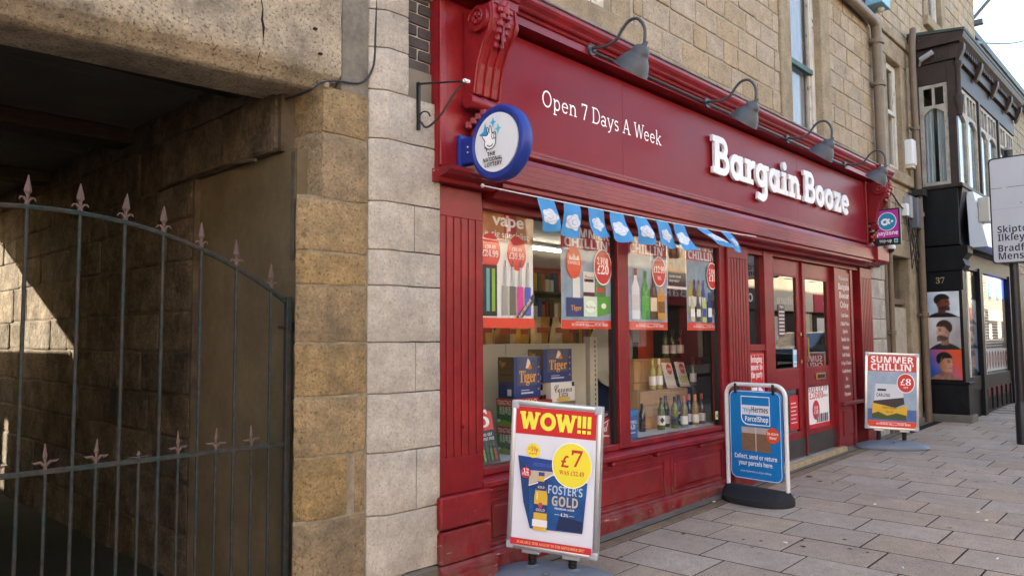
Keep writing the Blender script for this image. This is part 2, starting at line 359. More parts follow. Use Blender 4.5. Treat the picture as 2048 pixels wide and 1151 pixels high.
THIN = {
 'O': ([(arc(.42, .5, .35, .45, 0, 360, 28), .1)], .92),
 'p': ([([(.16, -.28), (.16, .66)], .1), ([(.04, -.26), (.32, -.26)], .06), ([(.03, .63), (.16, .63)], .06), (arc(.36, .32, .22, .29, 0, 360, 22), .09)], .74),
 'e': ([(arc(.34, .32, .24, .29, -40, -360, 22), .09), ([(.1, .36), (.58, .36)], .06)], .70),
 'n': ([([(.16, 0), (.16, .66)], .1), (arc(.37, .38, .2, .24, 165, 0, 10)+[(.57, 0)], .1), ([(.03, .03), (.3, .03)], .06), ([(.44, .03), (.71, .03)], .06), ([(.03, .63), (.16, .63)], .06)], .78),
 '7': ([([(.05, .94), (.57, .94)], .1), ([(.56, .95), (.25, 0)], .1), ([(.08, .97), (.08, .8)], .06)], .66),
 'D': ([([(.17, 0), (.17, 1)], .11), ([(.03, .97), (.4, .97)]+arc(.4, .5, .36, .47, 90, -90)+[(.03, .03)], .08)], .86),
 'a': ([([(.1, .52)]+arc(.3, .46, .19, .17, 150, 0, 10)+[(.49, .1), (.62, .04)], .09), (arc(.28, .19, .19, .16, 0, 360, 18), .08)], .68),
 'y': ([([(.1, .63), (.34, .02)], .1), ([(.6, .63), (.3, -.15), (.2, -.25), (.08, -.24)], .08), ([(0, .63), (.22, .63)], .06), ([(.48, .63), (.7, .63)], .06)], .70),
 's': ([(arc(.28, .48, .17, .15, 30, 270, 12)+arc(.28, .17, .18, .16, 90, -150, 12), .085)], .56),
 'A': ([([(.12, 0), (.42, .97)], .07), ([(.42, .97), (.74, 0)], .11), ([(.2, .34), (.62, .34)], .06), ([(.0, .03), (.26, .03)], .06), ([(.58, .03), (.88, .03)], .06)], .90),
 'W': ([([(.12, .97), (.35, .02)], .1), ([(.35, .02), (.58, .95)], .06), ([(.58, .95), (.8, .02)], .1), ([(.8, .02), (1.04, .97)], .06), ([(0, .97), (.26, .97)], .06), ([(.92, .97), (1.16, .97)], .06)], 1.12),
 'k': ([([(.16, 0), (.16, 1)], .1), ([(.18, .28), (.54, .62)], .07), ([(.28, .38), (.58, .03)], .1), ([(.03, .03), (.3, .03)], .06), ([(.46, .03), (.7, .03)], .06), ([(.42, .63), (.66, .63)], .06), ([(.03, .97), (.16, .97)], .06)], .72),
 ' ': ([], .36)}
def slab(t, SLABF=SLABF):
    out, x = [], 0
    for c in t:
        st, adv = SLABF[c]; out.append((c, [([(p[0]+x, p[1]) for p in pts], wd) for pts, wd in st])); x += adv
    return out, x

# ================================================================== THE SETTING
def tilted(name, m, x0, x1, y0, y1, dz, kind='structure', nx=1):
    return MB().add([(x0, y0, gz(x0)+dz), (x1, y0, gz(x1)+dz), (x1, y1, gz(x1)+dz), (x0, y1, gz(x0)+dz)], [(0, 1, 2, 3)]).build(name, m, kind=kind)
tilted('ground', ASPH, -90, 160, -120, 120, -.20)
tilted('road', ASPH, -60, 130, -9.6, -4.35, -.13)
pav = tilted('pavement', JOINT, -14, 70, -4.2, .35, -.003)
# each slab of the pavement: rows across the street, joints stepping along
RW, SL = .455, .6
slabme = []
for k in range(4):
    m_ = MB(); j = lambda: random.uniform(-.003, .003)
    m_.box(-RW/2+.0095, RW/2-.0095, -SL/2+.006, SL/2-.006, -.05, 0)
    slabme.append(m_.mesh('slab', SLAB, bevel=.003))
far = MB(); nslab = 0
for i in range(-34, 90):
    xa = 4.93+i*RW; xc = xa+RW/2; ye = -.235; off = (i*.2) % SL
    ys = [ye]; y = ye-(SL-off if off else SL)
    while y > -4.1: ys.append(y); y -= SL
    ys.append(-4.18)
    for a, b in zip(ys, ys[1:]):
        L_ = a-b
        if L_ < .02: continue
        yc = (a+b)/2; zc = gz(xc)+random.uniform(-.0015, .0015)
        vis = any(inview((xx, yy, gz(xc)), 40) for xx in (xa, xa+RW) for yy in (a, b))
        if xa < 15.2 and vis and nslab < 290:
            o = link('slab', random.choice(slabme), pav); o.location = (xc, yc, zc); o.scale = (1, (L_-.01)/(SL-.01), 1)
            o.rotation_euler = (random.uniform(-.002, .002), -math.atan(.0165)+random.uniform(-.002, .002), 0); nslab += 1
        else: far.box(xa+.010, xa+RW-.010, b+.005, a-.005, gz(xc)-.05, gz(xc)+random.uniform(-.001, .002))
fo = far.build('far_slabs', SLAB, pav, kind='stuff')
# strip along the shop: concrete fillet and a line of brown pavers
MB().add([(2.6, -.12, gz(2.6)+.004), (14, -.12, gz(14)+.004), (14, .2, gz(14)+.016), (2.6, .2, gz(2.6)+.016)], [(0, 1, 2, 3)]).build('concrete_fillet', CONC, pav, sub=0)
x = 3.2
pm = MB().box(-.1, .1, -.05, .05, -.04, 0).mesh('paver', STRIP, bevel=.004)
while x < 12.2:
    l = random.choice((.2, .21, .19)); o = link('paver', pm, pav); o.location = (x+l/2, -.178, gz(x+l/2)+.002); o.scale = (l/.2*.97, 1.0, 1); o.rotation_euler.y = -math.atan(.0165); x += l
# kerb and the far footway
k_ = MB()
for i in range(-8, 60): k_.box(i*.92+.004, i*.92+.916, -4.35, -4.2, gz(i*.92)-.2, gz(i*.92)-.002)
k_.build('kerb', CONC, pav, kind='stuff', bevel=.01)
tilted('far_footway', CONC, -60, 130, -13, -9.6, -.02)

# litter, gum and the rusty stain on the paving
STAIN = mat('rust_stain', (.10, .055, .03), .8); GUM = mat('dark_gum', (.06, .05, .045), .9)
def blot(name, m, px, py, r, label, cat, grp=None, ratio=1):
    d = ray(px, py); t = (.0165*(CAM.x-5)-CAM.z)/(d.z-.0165*d.x); P = CAM+d*t
    n = 11; rr = [r*random.uniform(.55, 1.2) for _ in range(n)]
    mb = MB(); top = [(P.x+rr[i]*math.cos(i*6.283/n), P.y+ratio*rr[i]*math.sin(i*6.283/n)) for i in range(n)]
    z = gz(P.x)+.003
    mb.add([(a, b, z+.0165*(a-P.x)) for a, b in top]+[(P.x, P.y, z+.002)], [(i, (i+1) % n, n) for i in range(n)])
    return mb.build(name, m, None, label=label, cat=cat, group=grp)
for (px, py, r, q, e) in ((1618, 952, .05, .7, 'by the door step, darkest'), (1640, 962, .035, .9, 'just outside the door step'), (1665, 965, .028, .6, 'furthest from the door step')):
    blot('stain', STAIN, px, py, r, 'rusty brown stain soaked into the paving '+e, 'stain', 'stains outside the door', q)
gsp = [(1367, 1067), (1487, 1078), (1522, 1081), (1505, 1094), (1243, 1113), (1690, 1078), (1700, 1097), (1606, 1092), (1735, 1104), (1605, 1081), (1917, 1036), (1900, 1055), (1840, 957), (1815, 958), (1930, 940), (1955, 940), (1865, 945), (1775, 955), (2030, 957), (1990, 962)]
for i, (px, py) in enumerate(gsp): blot('gum_spot', GUM, px, py, random.uniform(.012, .022), 'dark trodden chewing gum spot on the paving', 'gum', 'gum spots on the paving')
for i, (px, py) in enumerate(((1428, 1003), (1592, 989), (1750, 1008), (1956, 1024), (1973, 1040), (1806, 1135), (1571, 1085), (1995, 1117))):
    d = ray(px, py); t = (.0165*(CAM.x-5)-CAM.z)/(d.z-.0165*d.x); P = CAM+d*t; a = random.uniform(0, 3)
    MB(frame((P.x, P.y, gz(P.x)+.001), (math.cos(a), math.sin(a), 0))).box(-.017, .017, 0, .008, -.005, .005).build('cigarette_end', WHITE, None, label='small white scrap of litter lying on the paving', cat='litter', group='white litter scraps on the paving', bevel=.003)

# ================================================================== stones
UNIT = {}
def unit_stones(m, n=5, j=.03, bev=.05):
    if m.name in UNIT: return UNIT[m.name]
    L_ = []
    for k in range(n):
        mb = MB().box(-.5, .5, -.5, .5, -.5, .5)
        mb.v = [(a+random.uniform(-j, j), b, c+random.uniform(-j, j)) for a, b, c in mb.v]
        me = mb.mesh('stone', m, bevel=bev, seg=1); L_.append(me)
    UNIT[m.name] = L_; return L_
def stone(parent, m, x0, x1, y0, y1, z0, z1, name='stone', proud=.005):
    o = link(name, random.choice(unit_stones(m)), parent)
    base = Vector(parent.location) if False else Vector((0, 0, 0))
    o.location = ((x0+x1)/2, (y0+y1)/2+random.uniform(-proud, proud), (z0+z1)/2); o.scale = (x1-x0, y1-y0, z1-z0); return o

# ---------------------------------------------------------------- upper stone wall over the shop
WY = .06
upw = thing('stone_building', 'upper storey of coursed tan sandstone with sash windows above the red shopfront', 'building', (8, WY, 3.9))
OPN = [(8.66, 10.24, 3.5, 7.2), (12.4, 13.92, 4.05, 6.25), (3.2, 5.56, 4.05, 7.2), (15.0, 16.5, 7.2, 9.6)]      # jamb to jamb
def solid_with_holes(x0, x1, z0, z1, holes, y0, y1, mb):
    xs = sorted({x0, x1}|{h[i] for h in holes for i in (0, 1) if x0 < h[i] < x1}); zs = sorted({z0, z1}|{h[i] for h in holes for i in (2, 3) if z0 < h[i] < z1})
    for a, b in zip(xs, xs[1:]):
        for c, d in zip(zs, zs[1:]):
            mx, mz = (a+b)/2, (c+d)/2
            if any(h[0] < mx < h[1] and h[2] < mz < h[3] for h in holes): continue
            mb.box(a, b, y0, y1, c, d)
HOLES = [(8.9, 10.04, 3.9, 7.0), (12.5, 13.5, 4.1, 6.1), (15.2, 16.35, 7.3, 9.4), (3.4, 5.2, 4.33, 7.0)]
wb = MB(); solid_with_holes(2.67, 19.2, 3.70, 8.6, HOLES, WY+.007, .5, wb); wb.box(13.8, 19.2, WY+.007, .5, 8.6, 9.4)
wb.build('mortar_backing', MORT, upw)
MB().box(2.67, 19.2, 5.2, 5.5, 0, 9.4).box(18.9, 19.2, .5, 5.2, 0, 9.4).build('rear_wall', MORT, upw)
MB().prism([(.0, 9.35), (5.6, 9.35), (2.8, 11.4)], 'x', 2.6, 19.3).build('roof', mat('slate', (.07, .07, .075), .6, bump=.3, bs=8), upw)
z = 3.93; cnt = 0; rest = MB()
while z < 9.3:
    h = random.choice((.23, .25, .26, .245)); x = 3.1+random.uniform(-.3, 0)
    while x < 19.1:
        l = random.uniform(.26, .52); x1 = min(x+l, 19.15); segs = [(x, x1)]
        for o_ in OPN:
            if o_[2] < z+h/2 < o_[3]:
                ns = []
                for a, b in segs:
                    if b <= o_[0] or a >= o_[1]: ns.append((a, b))
                    else:
                        if a < o_[0]: ns.append((a, o_[0]))
                        if b > o_[1]: ns.append((o_[1], b))
                segs = ns
        for a, b in segs:
            if b-a < .06: continue
            if inview(((a+b)/2, WY, z+h/2), 40) and cnt < 296 and not (z+h/2 < 6.3 and a > 14.0):
                stone(upw, WALL, a+.009, b-.009, WY-.006, WY+.1, z+.009, z+h-.009); cnt += 1
            elif not (z+h/2 < 6.3 and a > 14.0): rest.box(a+.009, b-.009, WY-.004+random.uniform(-.004, .004), WY+.1, z+.009, z+h-.009)
        x = x1
    z += h
rest.build('upper_stones', WALL, upw, kind='stuff')
# string course low on the wall at the right, window dressings
def dress(x0, x1, z0, z1, w_, sill=True):
    for a, b in ((x0, x0+w_), (x1-w_, x1)):
        bx('jamb', JAMB, upw, a, b, WY-.03, WY+.2, z0, z1, bevel=.012)
    bx('lintel', JAMB, upw, x0, x1, WY-.032, WY+.2, z1+.002, z1+.32, bevel=.012)
    if sill: bx('sill', JAMB, upw, x0-.05, x1+.05, WY-.10, WY+.2, z0-.19, z0-.002, bevel=.015)
dress(8.66, 10.24, 3.6, 6.9, .30, False); dress(12.30, 13.72, 4.18, 6.02, .34); dress(15.0, 16.5, 7.4, 9.3, .28)
bx('sill', JAMB, upw, 3.0, 5.56, WY-.13, WY+.1, 4.06, 4.27, bevel=.02, sub=0)
bx('jamb', JAMB, upw, 5.22, 5.5, WY-.02, WY+.2, 4.275, 6.9, bevel=.012)
def sash(x0, x1, z0, z1, mid, y, green=False):
    w_ = thing('x', None, None) if False else None
    t = .095
    f = MB(); f.box(x0, x0+t, y, y+.08, z0, z1).box(x1-t, x1, y, y+.08, z0, z1).box(x0+t, x1-t, y+.003, y+.08, z1-t, z1).box(x0+t, x1-t, y+.003, y+.08, z0, z0+t*1.3)
    fr = f.build('window', WPAINT, upw, bevel=.004)
    MB().box(x0+t, x1-t, y-.012, y+.05, mid-.035, mid+.03).build('meeting_rail', GREENP if green else WPAINT, fr)
    for (a, b, yy) in ((z0+t, mid-.035, y+.05), (mid+.03, z1-t, y+.03)):
        bx('sash_stile', WPAINT, fr, x0+t, x0+t+.04, yy-.02, yy+.03, a, b); bx('sash_stile', WPAINT, fr, x1-t-.04, x1-t, yy-.02, yy+.03, a, b)
        bx('pane', GLU, fr, x0+t, x1-t, yy+.004, yy+.010, a, b)
    c = MB(); n = 26; wv = [(x0+.02+(x1-x0-.04)*i/n, y+.105+.012*math.sin(i*1.9)) for i in range(n+1)]
    for (a, b), (c_, d) in zip(wv, wv[1:]): c.add([(a, b, z0), (c_, d, z0), (c_, d, z1), (a, b, z1)], [(0, 1, 2, 3)])
    c.build('net_curtain', NET, fr, recalc=False)
    return fr
sash(9.0, 9.94, 3.92, 6.9, 5.02, WY+.07, True); sash(12.66, 13.38, 4.2, 6.0, 5.18, WY+.06); sash(15.3, 16.2, 7.42, 9.3, 8.4, WY+.06); sash(3.4, 5.2, 4.30, 6.8, 5.5, WY+.06)
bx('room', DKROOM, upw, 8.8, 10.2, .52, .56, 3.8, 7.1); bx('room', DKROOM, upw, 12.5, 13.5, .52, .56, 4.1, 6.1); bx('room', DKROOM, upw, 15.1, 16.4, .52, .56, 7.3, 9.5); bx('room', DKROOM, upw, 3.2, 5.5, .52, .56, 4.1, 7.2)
bx('string_course', JAMB, upw, 10.6, 14.1, WY-.06, WY+.05, 6.36, 6.50, bevel=.01)

# ground floor at the right of the shop: pale strip, side door, old stone
gfw = thing('side_entrance', 'narrow stone doorway with grey door between the red shop and the black shopfront', 'doorway', (12.9, .1, gz(12.9)))
bx('mortar_backing', MORT, gfw, 11.40, 14.0, .07, .4, gz(12)-.3, 2.0); bx('mortar_backing', MORT, gfw, 11.40, 12.45, .071, .4, 2.0, 3.7); bx('mortar_backing', MORT, gfw, 13.4, 14.0, .071, .4, 2.0, 3.7); bx('mortar_backing', MORT, gfw, 12.45, 13.4, .072, .4, 2.86, 3.7)
z = gz(11.7)-.05; row = 0
while z < 3.0:
    h = .29; b = 11.74 if row % 2 else 11.86
    for a, b_ in ((11.40, b), (b, 12.02)): stone(gfw, PALE, a+.005, b_-.005, -.01, .12, z+.004, min(z+h, 3.05)-.004)
    z += h; row += 1
z = 2.86; 
while z < 4.0:
    x = 11.42; h = .27
    while x < 13.8:
        l = random.uniform(.35, .6); stone(gfw, WALL, x+.006, min(x+l, 13.85)-.006, .03, .15, z+.24, min(z+.24+h, 4.02)-.006); x += l
    z += h
bx('door_lintel', JAMB, gfw, 12.25, 13.85, -.01, .2, 2.80, 3.08, bevel=.012)
bx('jamb', JAMB, gfw, 13.28, 13.72, -.005, .3, gz(13.4)-.05, 2.798, bevel=.015); bx('jamb', PIPE2, gfw, 12.02, 12.22, .0, .3, gz(12)-.05, 2.798, bevel=.01)
dr = bx('door', mat('grey_green_door', (.19, .18, .15), .5), gfw, 12.5, 13.28, .16, .2, gz(12.9), 2.05, bevel=.005)
bx('door_panel', GLU, dr, 12.62, 13.16, .150, .158, 1.0, 1.9)
bx('transom', PIPE2, gfw, 12.22, 13.28, .08, .16, 2.05, 2.14, bevel=.005)
bx('fanlight', GLU, gfw, 12.3, 13.28, .15, .156, 2.14, 2.79); bx('dark_hall', DKROOM, gfw, 12.2, 13.3, .28, .3, 0, 2.8)
bx('brick_reveal', mat('red_brick', (.22, .085, .06), .85, col2=(.16, .06, .045), sc=12), gfw, 12.22, 12.42, .05, .2, gz(12.3), 2.0, bevel=.005)
bx('notice', WHITE, gfw, 12.26, 12.40, .043, .049, 1.52, 1.68)
bx('notice', mat('cream_notice', (.6, .52, .38), .6), gfw, 12.26, 12.40, .043, .049, 1.98, 2.18)
bx('doorstep', CONC, gfw, 12.0, 13.8, -.05, .2, gz(12.9)-.1, gz(12.9)+.09, bevel=.01)

# ================================================================== pale pier, tan pier, lintel, brick panel
pier = thing('stone_pier', 'pale dressed sandstone pier with splayed edge between archway and red shopfront', 'pier', (2.9, -.06, gz(2.9)))
jy = [-260, -120, 20, 95, 180, 277, 402, 499, 570, 684, 787, 905, 1030, 1146]
zz = [PY(775, y, -.06).z for y in jy]; zz[-1] = .17
for i in range(len(zz)-1):
    z1, z0 = zz[i], zz[i+1]; g = .0035
    pl = lambda xa, xb, cut: [(2.645, .25), (2.648, -.0), (2.745, -.06), (xb, -.06), (xb, .25)] if cut else [(xa, .25), (xa, -.06), (xb, -.06), (xb, .25)]
    right = 3.157 if z1 < 3.22 else 2.90
    if i == 9 or i == 11 or i == 6:
        s_ = {6: 2.95, 9: 2.96, 11: 2.97}[i]
        parts = [(pl(0, s_-.002, True)), (pl(s_+.002, right, False))]
    else: parts = [pl(0, right, True)]
    for q in parts:
        MB().prism(q, 'z', z0+g, z1-g).build('stone', PALE, pier, bevel=.006, seg=2, sub=3, amp=.0026, nsc=12, smooth=True)
MB().prism([(2.66, .25), (2.66, .004), (2.75, -.052), (2.893, -.052), (2.893, -.03), (3.15, -.03), (3.15, .25)], 'z', .12, 3.24).prism([(2.66, .25), (2.66, .004), (2.75, -.052), (2.893, -.052), (2.893, .25)], 'z', 3.241, 5.5).build('joint_filling', mat('grey_joint', (.2, .175, .14), .95), pier)
MB().prism([(2.66, .3), (2.66, -.01), (2.76, -.07), (3.15, -.085), (3.15, .3)], 'z', gz(2.9)-.2, .165).build('base_stone', mat('dark_base_stone', (.13, .115, .095), .95, bump=.6, bs=25), pier, bevel=.015, sub=3, amp=.008, nsc=9, smooth=True)
bp = thing('brick_panel', 'small panel of dark grey bricks between pale pier and shop fascia', 'brickwork', (3.0, .0, 3.2))
bx('mortar_backing', mat('pale_mortar', (.42, .38, .33), .95), bp, 2.905, 3.2, -.012, .2, 3.225, 3.72)
row = 0; z = 3.232
while z < 3.70:
    x = 2.91-(.1 if row % 2 else .0)
    while x < 3.2:
        a, b = max(x, 2.908), min(x+.19, 3.2)
        if b-a > .03: stone(bp, ENGB, a+.004, b-.006, -.024, .05, z+.005, min(z+.075, 3.715)-.005, name='brick', proud=.002)
        x += .2
    z += .076; row += 1
bx('cap_stone', JAMB, bp, 2.905, 3.2, -.05, .2, 3.722, 3.85, bevel=.01)

mat('buff_mortar', (.30, .25, .175), .95, col2=(.2, .165, .115), sc=7, bump=.5, bs=50, mott=((20, .2),))
arch = thing('stone_archway', 'tan sandstone gateway with a long weathered lintel over a dark passage', 'archway', (1.2, .1, gz(1.2)))
ty = [150, 275, 405, 508, 572, 685, 790, 905, 1030, 1190]
zt = [PY(700, y, 0).z for y in ty]; zt[0] = 3.0; zt[-1] = gz(2.4)-.1
for i in range(len(zt)-1):
    z1, z0 = zt[i], zt[i+1]; w_ = min(1, i/3); c = [0, .0, .03, .05, .06, .055, .05, .075, .06, .05][i]
    a = 2.335-.05*w_; g = .006
    q = [(2.33, .5), (2.305, .25), (2.335, .004), (2.38, 0.0)] if i < 2 else [(2.365, .5), (2.345, .31), (2.245+c*.1, .14), (2.19+c*.2, .04+c*.2), (2.225+c*.4, .004), (2.30, 0.0)]
    if i:
        qq = [(2.42+(u_-2.42)*.975, .004+v_*.99+(.004 if v_ < .01 else 0)) for u_, v_ in q+[(2.638, 0), (2.638, .5)]]; MB().prism(qq, 'z', z1-.013, z1+.013).build('mortar_joint', MC['buff_mortar'], arch)
    if i == 7:
        MB().prism(q+[(2.52, 0), (2.52, .5)], 'z', z0+g, z1-g).build('stone', TAN, arch, bevel=.02, seg=2, sub=3, amp=.006, nsc=9, smooth=True)
        MB().prism([(2.565, .5), (2.565, 0.003), (2.64, 0.003), (2.64, .5)], 'z', z0+g, z1-g).build('stone', TAN, arch, bevel=.014, seg=2, sub=2, amp=.004, nsc=9, smooth=True); continue
    MB().prism(q+[(2.638, 0), (2.638, .5)], 'z', z0+g, z1-g).build('stone', TAN, arch, bevel=.009, seg=2, sub=3, amp=.007, nsc=7, smooth=True)
MB().prism([(2.38, .5), (2.37, .30), (2.29, .13), (2.25, .04), (2.36, .010), (2.655, .008), (2.655, .5)], 'z', gz(2.4)-.1, zt[2]-.01).prism([(2.36, .5), (2.34, .25), (2.36, .012), (2.655, .0085), (2.655, .5)], 'z', zt[2]-.01, 2.99).build('joint_filling', mat('buff_mortar', (.36, .31, .23), .95, bump=.5, bs=50), arch)
lb = MB().prism([(.0, 3.075), (.0, 3.75), (.45, 3.75), (.45, 2.985), (.10, 2.985)], 'x', -1.6, 2.46)
lb.v = [(a, b, c+(a-2.4)*.035 if c < 3.3 else c) for a, b, c in lb.v]
lb.build('lintel', LINT, arch, bevel=.015, sub=7, amp=.007, nsc=7, smooth=True)
MB().prism([(2.46, 2.99), (2.46, 3.76), (2.67, 3.76), (2.67, 2.955), (2.60, 2.965)], 'y', .012, .4).build('mortar_patch', mat('grey_cement_patch', (.19, .17, .14), .9, col2=(.15, .135, .115), sc=5, bump=.3, bs=35, mott=((5, .2), (40, .14))), arch, bevel=.006, sub=2, amp=.004)
bx('upper_wall', MORT, arch, -9, 2.67, .02, .5, 3.76, 9.2); bx('left_wall', MORT, arch, -9, -.62, .02, .5, -.3, 3.76)
MB().prism([(.0, 9.15), (4.0, 9.15), (2.0, 10.6)], 'x', -9, 2.6).build('roof', MC['slate'], arch)
rb = MB(); z = -.1
while z < 9.0:
    x = -9+random.uniform(0, .3); h = random.uniform(.24, .32)
    while x < 2.6:
        l = random.uniform(.35, .7); e_ = min(x+l, 2.64)
        if z > 3.76 or e_ < -1.62: rb.box(x+.008, e_-.008, .004+random.uniform(0, .006), .1, z+.008, z+h-.008)
        x += l
    z += h
rb.build('upper_stones', WALL, arch, kind='stuff')
bx('mortar_nib', MC['buff_mortar'], arch, 2.33, 2.37, -.008, .02, 2.975, 3.02, bevel=.008)
for (a, b) in ((630, 58), (640, 108)):
    P = PY(a, b, -.005); bx('bolt_stub', BLKM, arch, P.x-.012, P.x+.012, -.02, .02, P.z-.006, P.z+.006, bevel=.004)
# crack across the lintel: a thin dark tube laid on its face
cp = [(522, -5), (526, 18), (524, 40), (527, 55), (526, 80), (520, 105), (514, 128)]
MB().tube([PY(a, b, -.0015) for a, b in cp], [.002, .003, .007, .009, .003, .002, .001], 5).build('crack', mat('crack_dark', (.02, .016, .012), .95), arch)

# ---------------------------------------------------------------- passage
PWX = 2.2
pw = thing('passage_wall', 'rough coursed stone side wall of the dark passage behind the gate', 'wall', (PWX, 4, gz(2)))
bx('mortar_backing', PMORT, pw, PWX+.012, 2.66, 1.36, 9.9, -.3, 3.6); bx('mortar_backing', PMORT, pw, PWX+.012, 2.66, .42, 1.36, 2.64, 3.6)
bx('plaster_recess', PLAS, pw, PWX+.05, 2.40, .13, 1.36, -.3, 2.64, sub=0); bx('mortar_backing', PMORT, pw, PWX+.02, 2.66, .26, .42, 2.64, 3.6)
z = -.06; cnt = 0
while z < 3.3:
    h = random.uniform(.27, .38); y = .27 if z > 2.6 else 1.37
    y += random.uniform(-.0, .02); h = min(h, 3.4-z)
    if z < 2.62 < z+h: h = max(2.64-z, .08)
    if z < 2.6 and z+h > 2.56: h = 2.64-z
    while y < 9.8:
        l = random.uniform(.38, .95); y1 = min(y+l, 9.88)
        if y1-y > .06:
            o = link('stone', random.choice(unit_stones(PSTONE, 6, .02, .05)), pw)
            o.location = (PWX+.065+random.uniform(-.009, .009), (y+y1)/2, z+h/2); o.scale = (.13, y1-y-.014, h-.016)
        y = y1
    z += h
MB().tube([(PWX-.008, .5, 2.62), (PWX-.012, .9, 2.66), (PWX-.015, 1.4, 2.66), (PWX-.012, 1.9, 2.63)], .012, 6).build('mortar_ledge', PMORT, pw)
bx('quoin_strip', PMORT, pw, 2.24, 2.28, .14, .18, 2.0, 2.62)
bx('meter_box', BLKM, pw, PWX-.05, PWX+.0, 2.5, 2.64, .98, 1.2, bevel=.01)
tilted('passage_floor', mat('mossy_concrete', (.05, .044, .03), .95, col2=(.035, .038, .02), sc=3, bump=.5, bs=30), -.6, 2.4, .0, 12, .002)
pl_ = thing('passage_side_wall', 'far side wall of the covered passage, hidden left of the gate', 'wall', (-.5, 4, 0))
bx('rubble', mat('dark_rubble', (.04, .034, .026), .95), pl_, -.62, -.5, .3, 7.27, -.3, 3.6)  # hidden wall coloured dark so it bounces less light into the passage
# yard wall beyond the passage, with a gap that lets a second streak of sun through
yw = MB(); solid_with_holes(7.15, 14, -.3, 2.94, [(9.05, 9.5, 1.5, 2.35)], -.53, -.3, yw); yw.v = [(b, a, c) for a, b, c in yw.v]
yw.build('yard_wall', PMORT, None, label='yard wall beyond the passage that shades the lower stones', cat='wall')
yb = thing('yard_sky_blocker', 'added unseen block keeping sky light out of the passage', 'building', (0, 17, 0)); bx('wall', PMORT, yb, -3.5, 10, 15, 16, -.5, 9.0)  # added out of view to cut sky light entering the passage from behind
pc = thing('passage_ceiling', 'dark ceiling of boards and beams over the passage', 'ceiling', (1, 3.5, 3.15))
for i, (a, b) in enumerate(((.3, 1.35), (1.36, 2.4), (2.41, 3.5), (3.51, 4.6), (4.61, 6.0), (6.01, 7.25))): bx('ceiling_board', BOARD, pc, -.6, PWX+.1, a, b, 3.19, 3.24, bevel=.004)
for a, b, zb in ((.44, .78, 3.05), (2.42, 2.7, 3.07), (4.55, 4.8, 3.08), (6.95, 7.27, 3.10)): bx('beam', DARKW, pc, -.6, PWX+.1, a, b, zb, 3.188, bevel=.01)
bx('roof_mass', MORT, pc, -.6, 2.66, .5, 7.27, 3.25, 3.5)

# ---------------------------------------------------------------- cable, bracket
cbl = [PY(a, b, .008 if a < 735 else -.005) for a, b in ((610, 185), (640, 167), (672, 163), (712, 168), (732, 158), (742, 140), (747, 118), (749, 60), (751, 0), (752, -40))]
cbl = [PX(560, 205, 2.3)+Vector((0, .25, .02))]+cbl
def smooth_path(p, k=4):
    out = []; n = len(p)
    for i in range(n-1):
        a, b, c, d = p[max(i-1, 0)], p[i], p[i+1], p[min(i+2, n-1)]
        for j in range(k):
            t = j/k; out.append(.5*((2*b)+(c-a)*t+(2*a-5*b+4*c-d)*t*t+(3*b-a-3*c+d)*t**3))
    return out+[p[-1]]
MB().tube(smooth_path([p+Vector((0, -.012, 0)) for p in cbl]), .0065, 6).build('cable', mat('black_cable', (.02, .02, .022), .5), None, label='black cable curving down the masonry and under the lintel end', cat='cable', smooth=True)
bk = thing('iron_bracket', 'thin black iron sign bracket with a curl fixed to the pale pier', 'bracket', (2.98, -.07, 2.95))
P0, P1 = PY(838, 168, -.075), PY(838, 260, -.075)
bx('wall_plate', BLKM, bk, P0.x-.008, P0.x+.008, -.082, -.058, P1.z, P0.z+.01)
tip = PX(933, 162, P0.x)
MB().tube([P0, tip], .006, 6).build('arm', BLKM, bk)
cu_ = [PX(843, 245, P0.x)]+[PX(a, b, P0.x) for a, b in ((850, 254), (862, 250), (885, 225), (910, 185), tuple(proj(tip)))]
MB().tube(smooth_path(cu_), .007, 6).build('brace', mat('rusty_iron', (.06, .042, .03), .7), bk)
cl = [PX(838+12+11*math.cos(R(t)), 236-11*math.sin(R(t))*1.2, P0.x) for t in range(250, -10, -26)]
MB().tube(cl, .005, 6).build('curl', BLKM, bk)
MB().tube([tip+Vector((-.02, 0, 0)), tip+Vector((.02, 0, 0))], .011, 10).build('eyelet', WHITE, bk)

# ---------------------------------------------------------------- gate
GY = .12; GK = (GY+CAMD)/(.35+CAMD)
gate = thing('iron_gate', 'arched iron gate with spear finials in front of the dark passage', 'gate', (1, GY, gz(1)))
def archz(x): 
    t = max(0, (x/GK-1.05))/1.27; s = max(0, (.0-(x/GK-1.05)))/1.27
    return 1.55+(2.172-.40*(max(t, s))**2.15-1.55)*GK
ap = [(-.22+i*.05, GY, archz(-.22+i*.05)) for i in range(52)]
ap = [p for p in ap if p[0] <= 2.19]
MB().tube(ap, .012, 6).build('top_rail', IRON, gate, smooth=True)
bx('middle_rail', IRON, gate, -.25, 2.18, GY-.008, GY+.008, .973, .997, bevel=.003)
bx('bottom_rail', IRON, gate, -.25, 2.18, GY-.008, GY+.008, .06, .09, bevel=.003)
bx('post', IRON, gate, 2.182, 2.212, GY-.018, GY+.018, gz(2.2), 1.79, bevel=.003)
def finial(mb, x, y, z, s=1.0):
    mb.lathe([(.004, 0), (.011, .004), (.011, .012), (.005, .022), (.008, .05), (.017, .062), (.0135, .085), (.004, .13), (.001, .142)], (x, y, z), 4)
    for sg in (-1, 1):
        mb.tube([(x+sg*.004, y, z+.018), (x+sg*.016, y, z+.034), (x+sg*.028, y, z+.034), (x+sg*.034, y, z+.022)], [.005, .006, .005, .002], 5)
fb = MB(); finial(fb, 0, 0, 0); fme = fb.mesh('finial', RUST)
db = MB(); db.lathe([(.008, 0), (.008, .02), (.005, .03), (.006, .045), (.011, .06), (.008, .075), (.002, .115)], (0, 0, 0), 4)
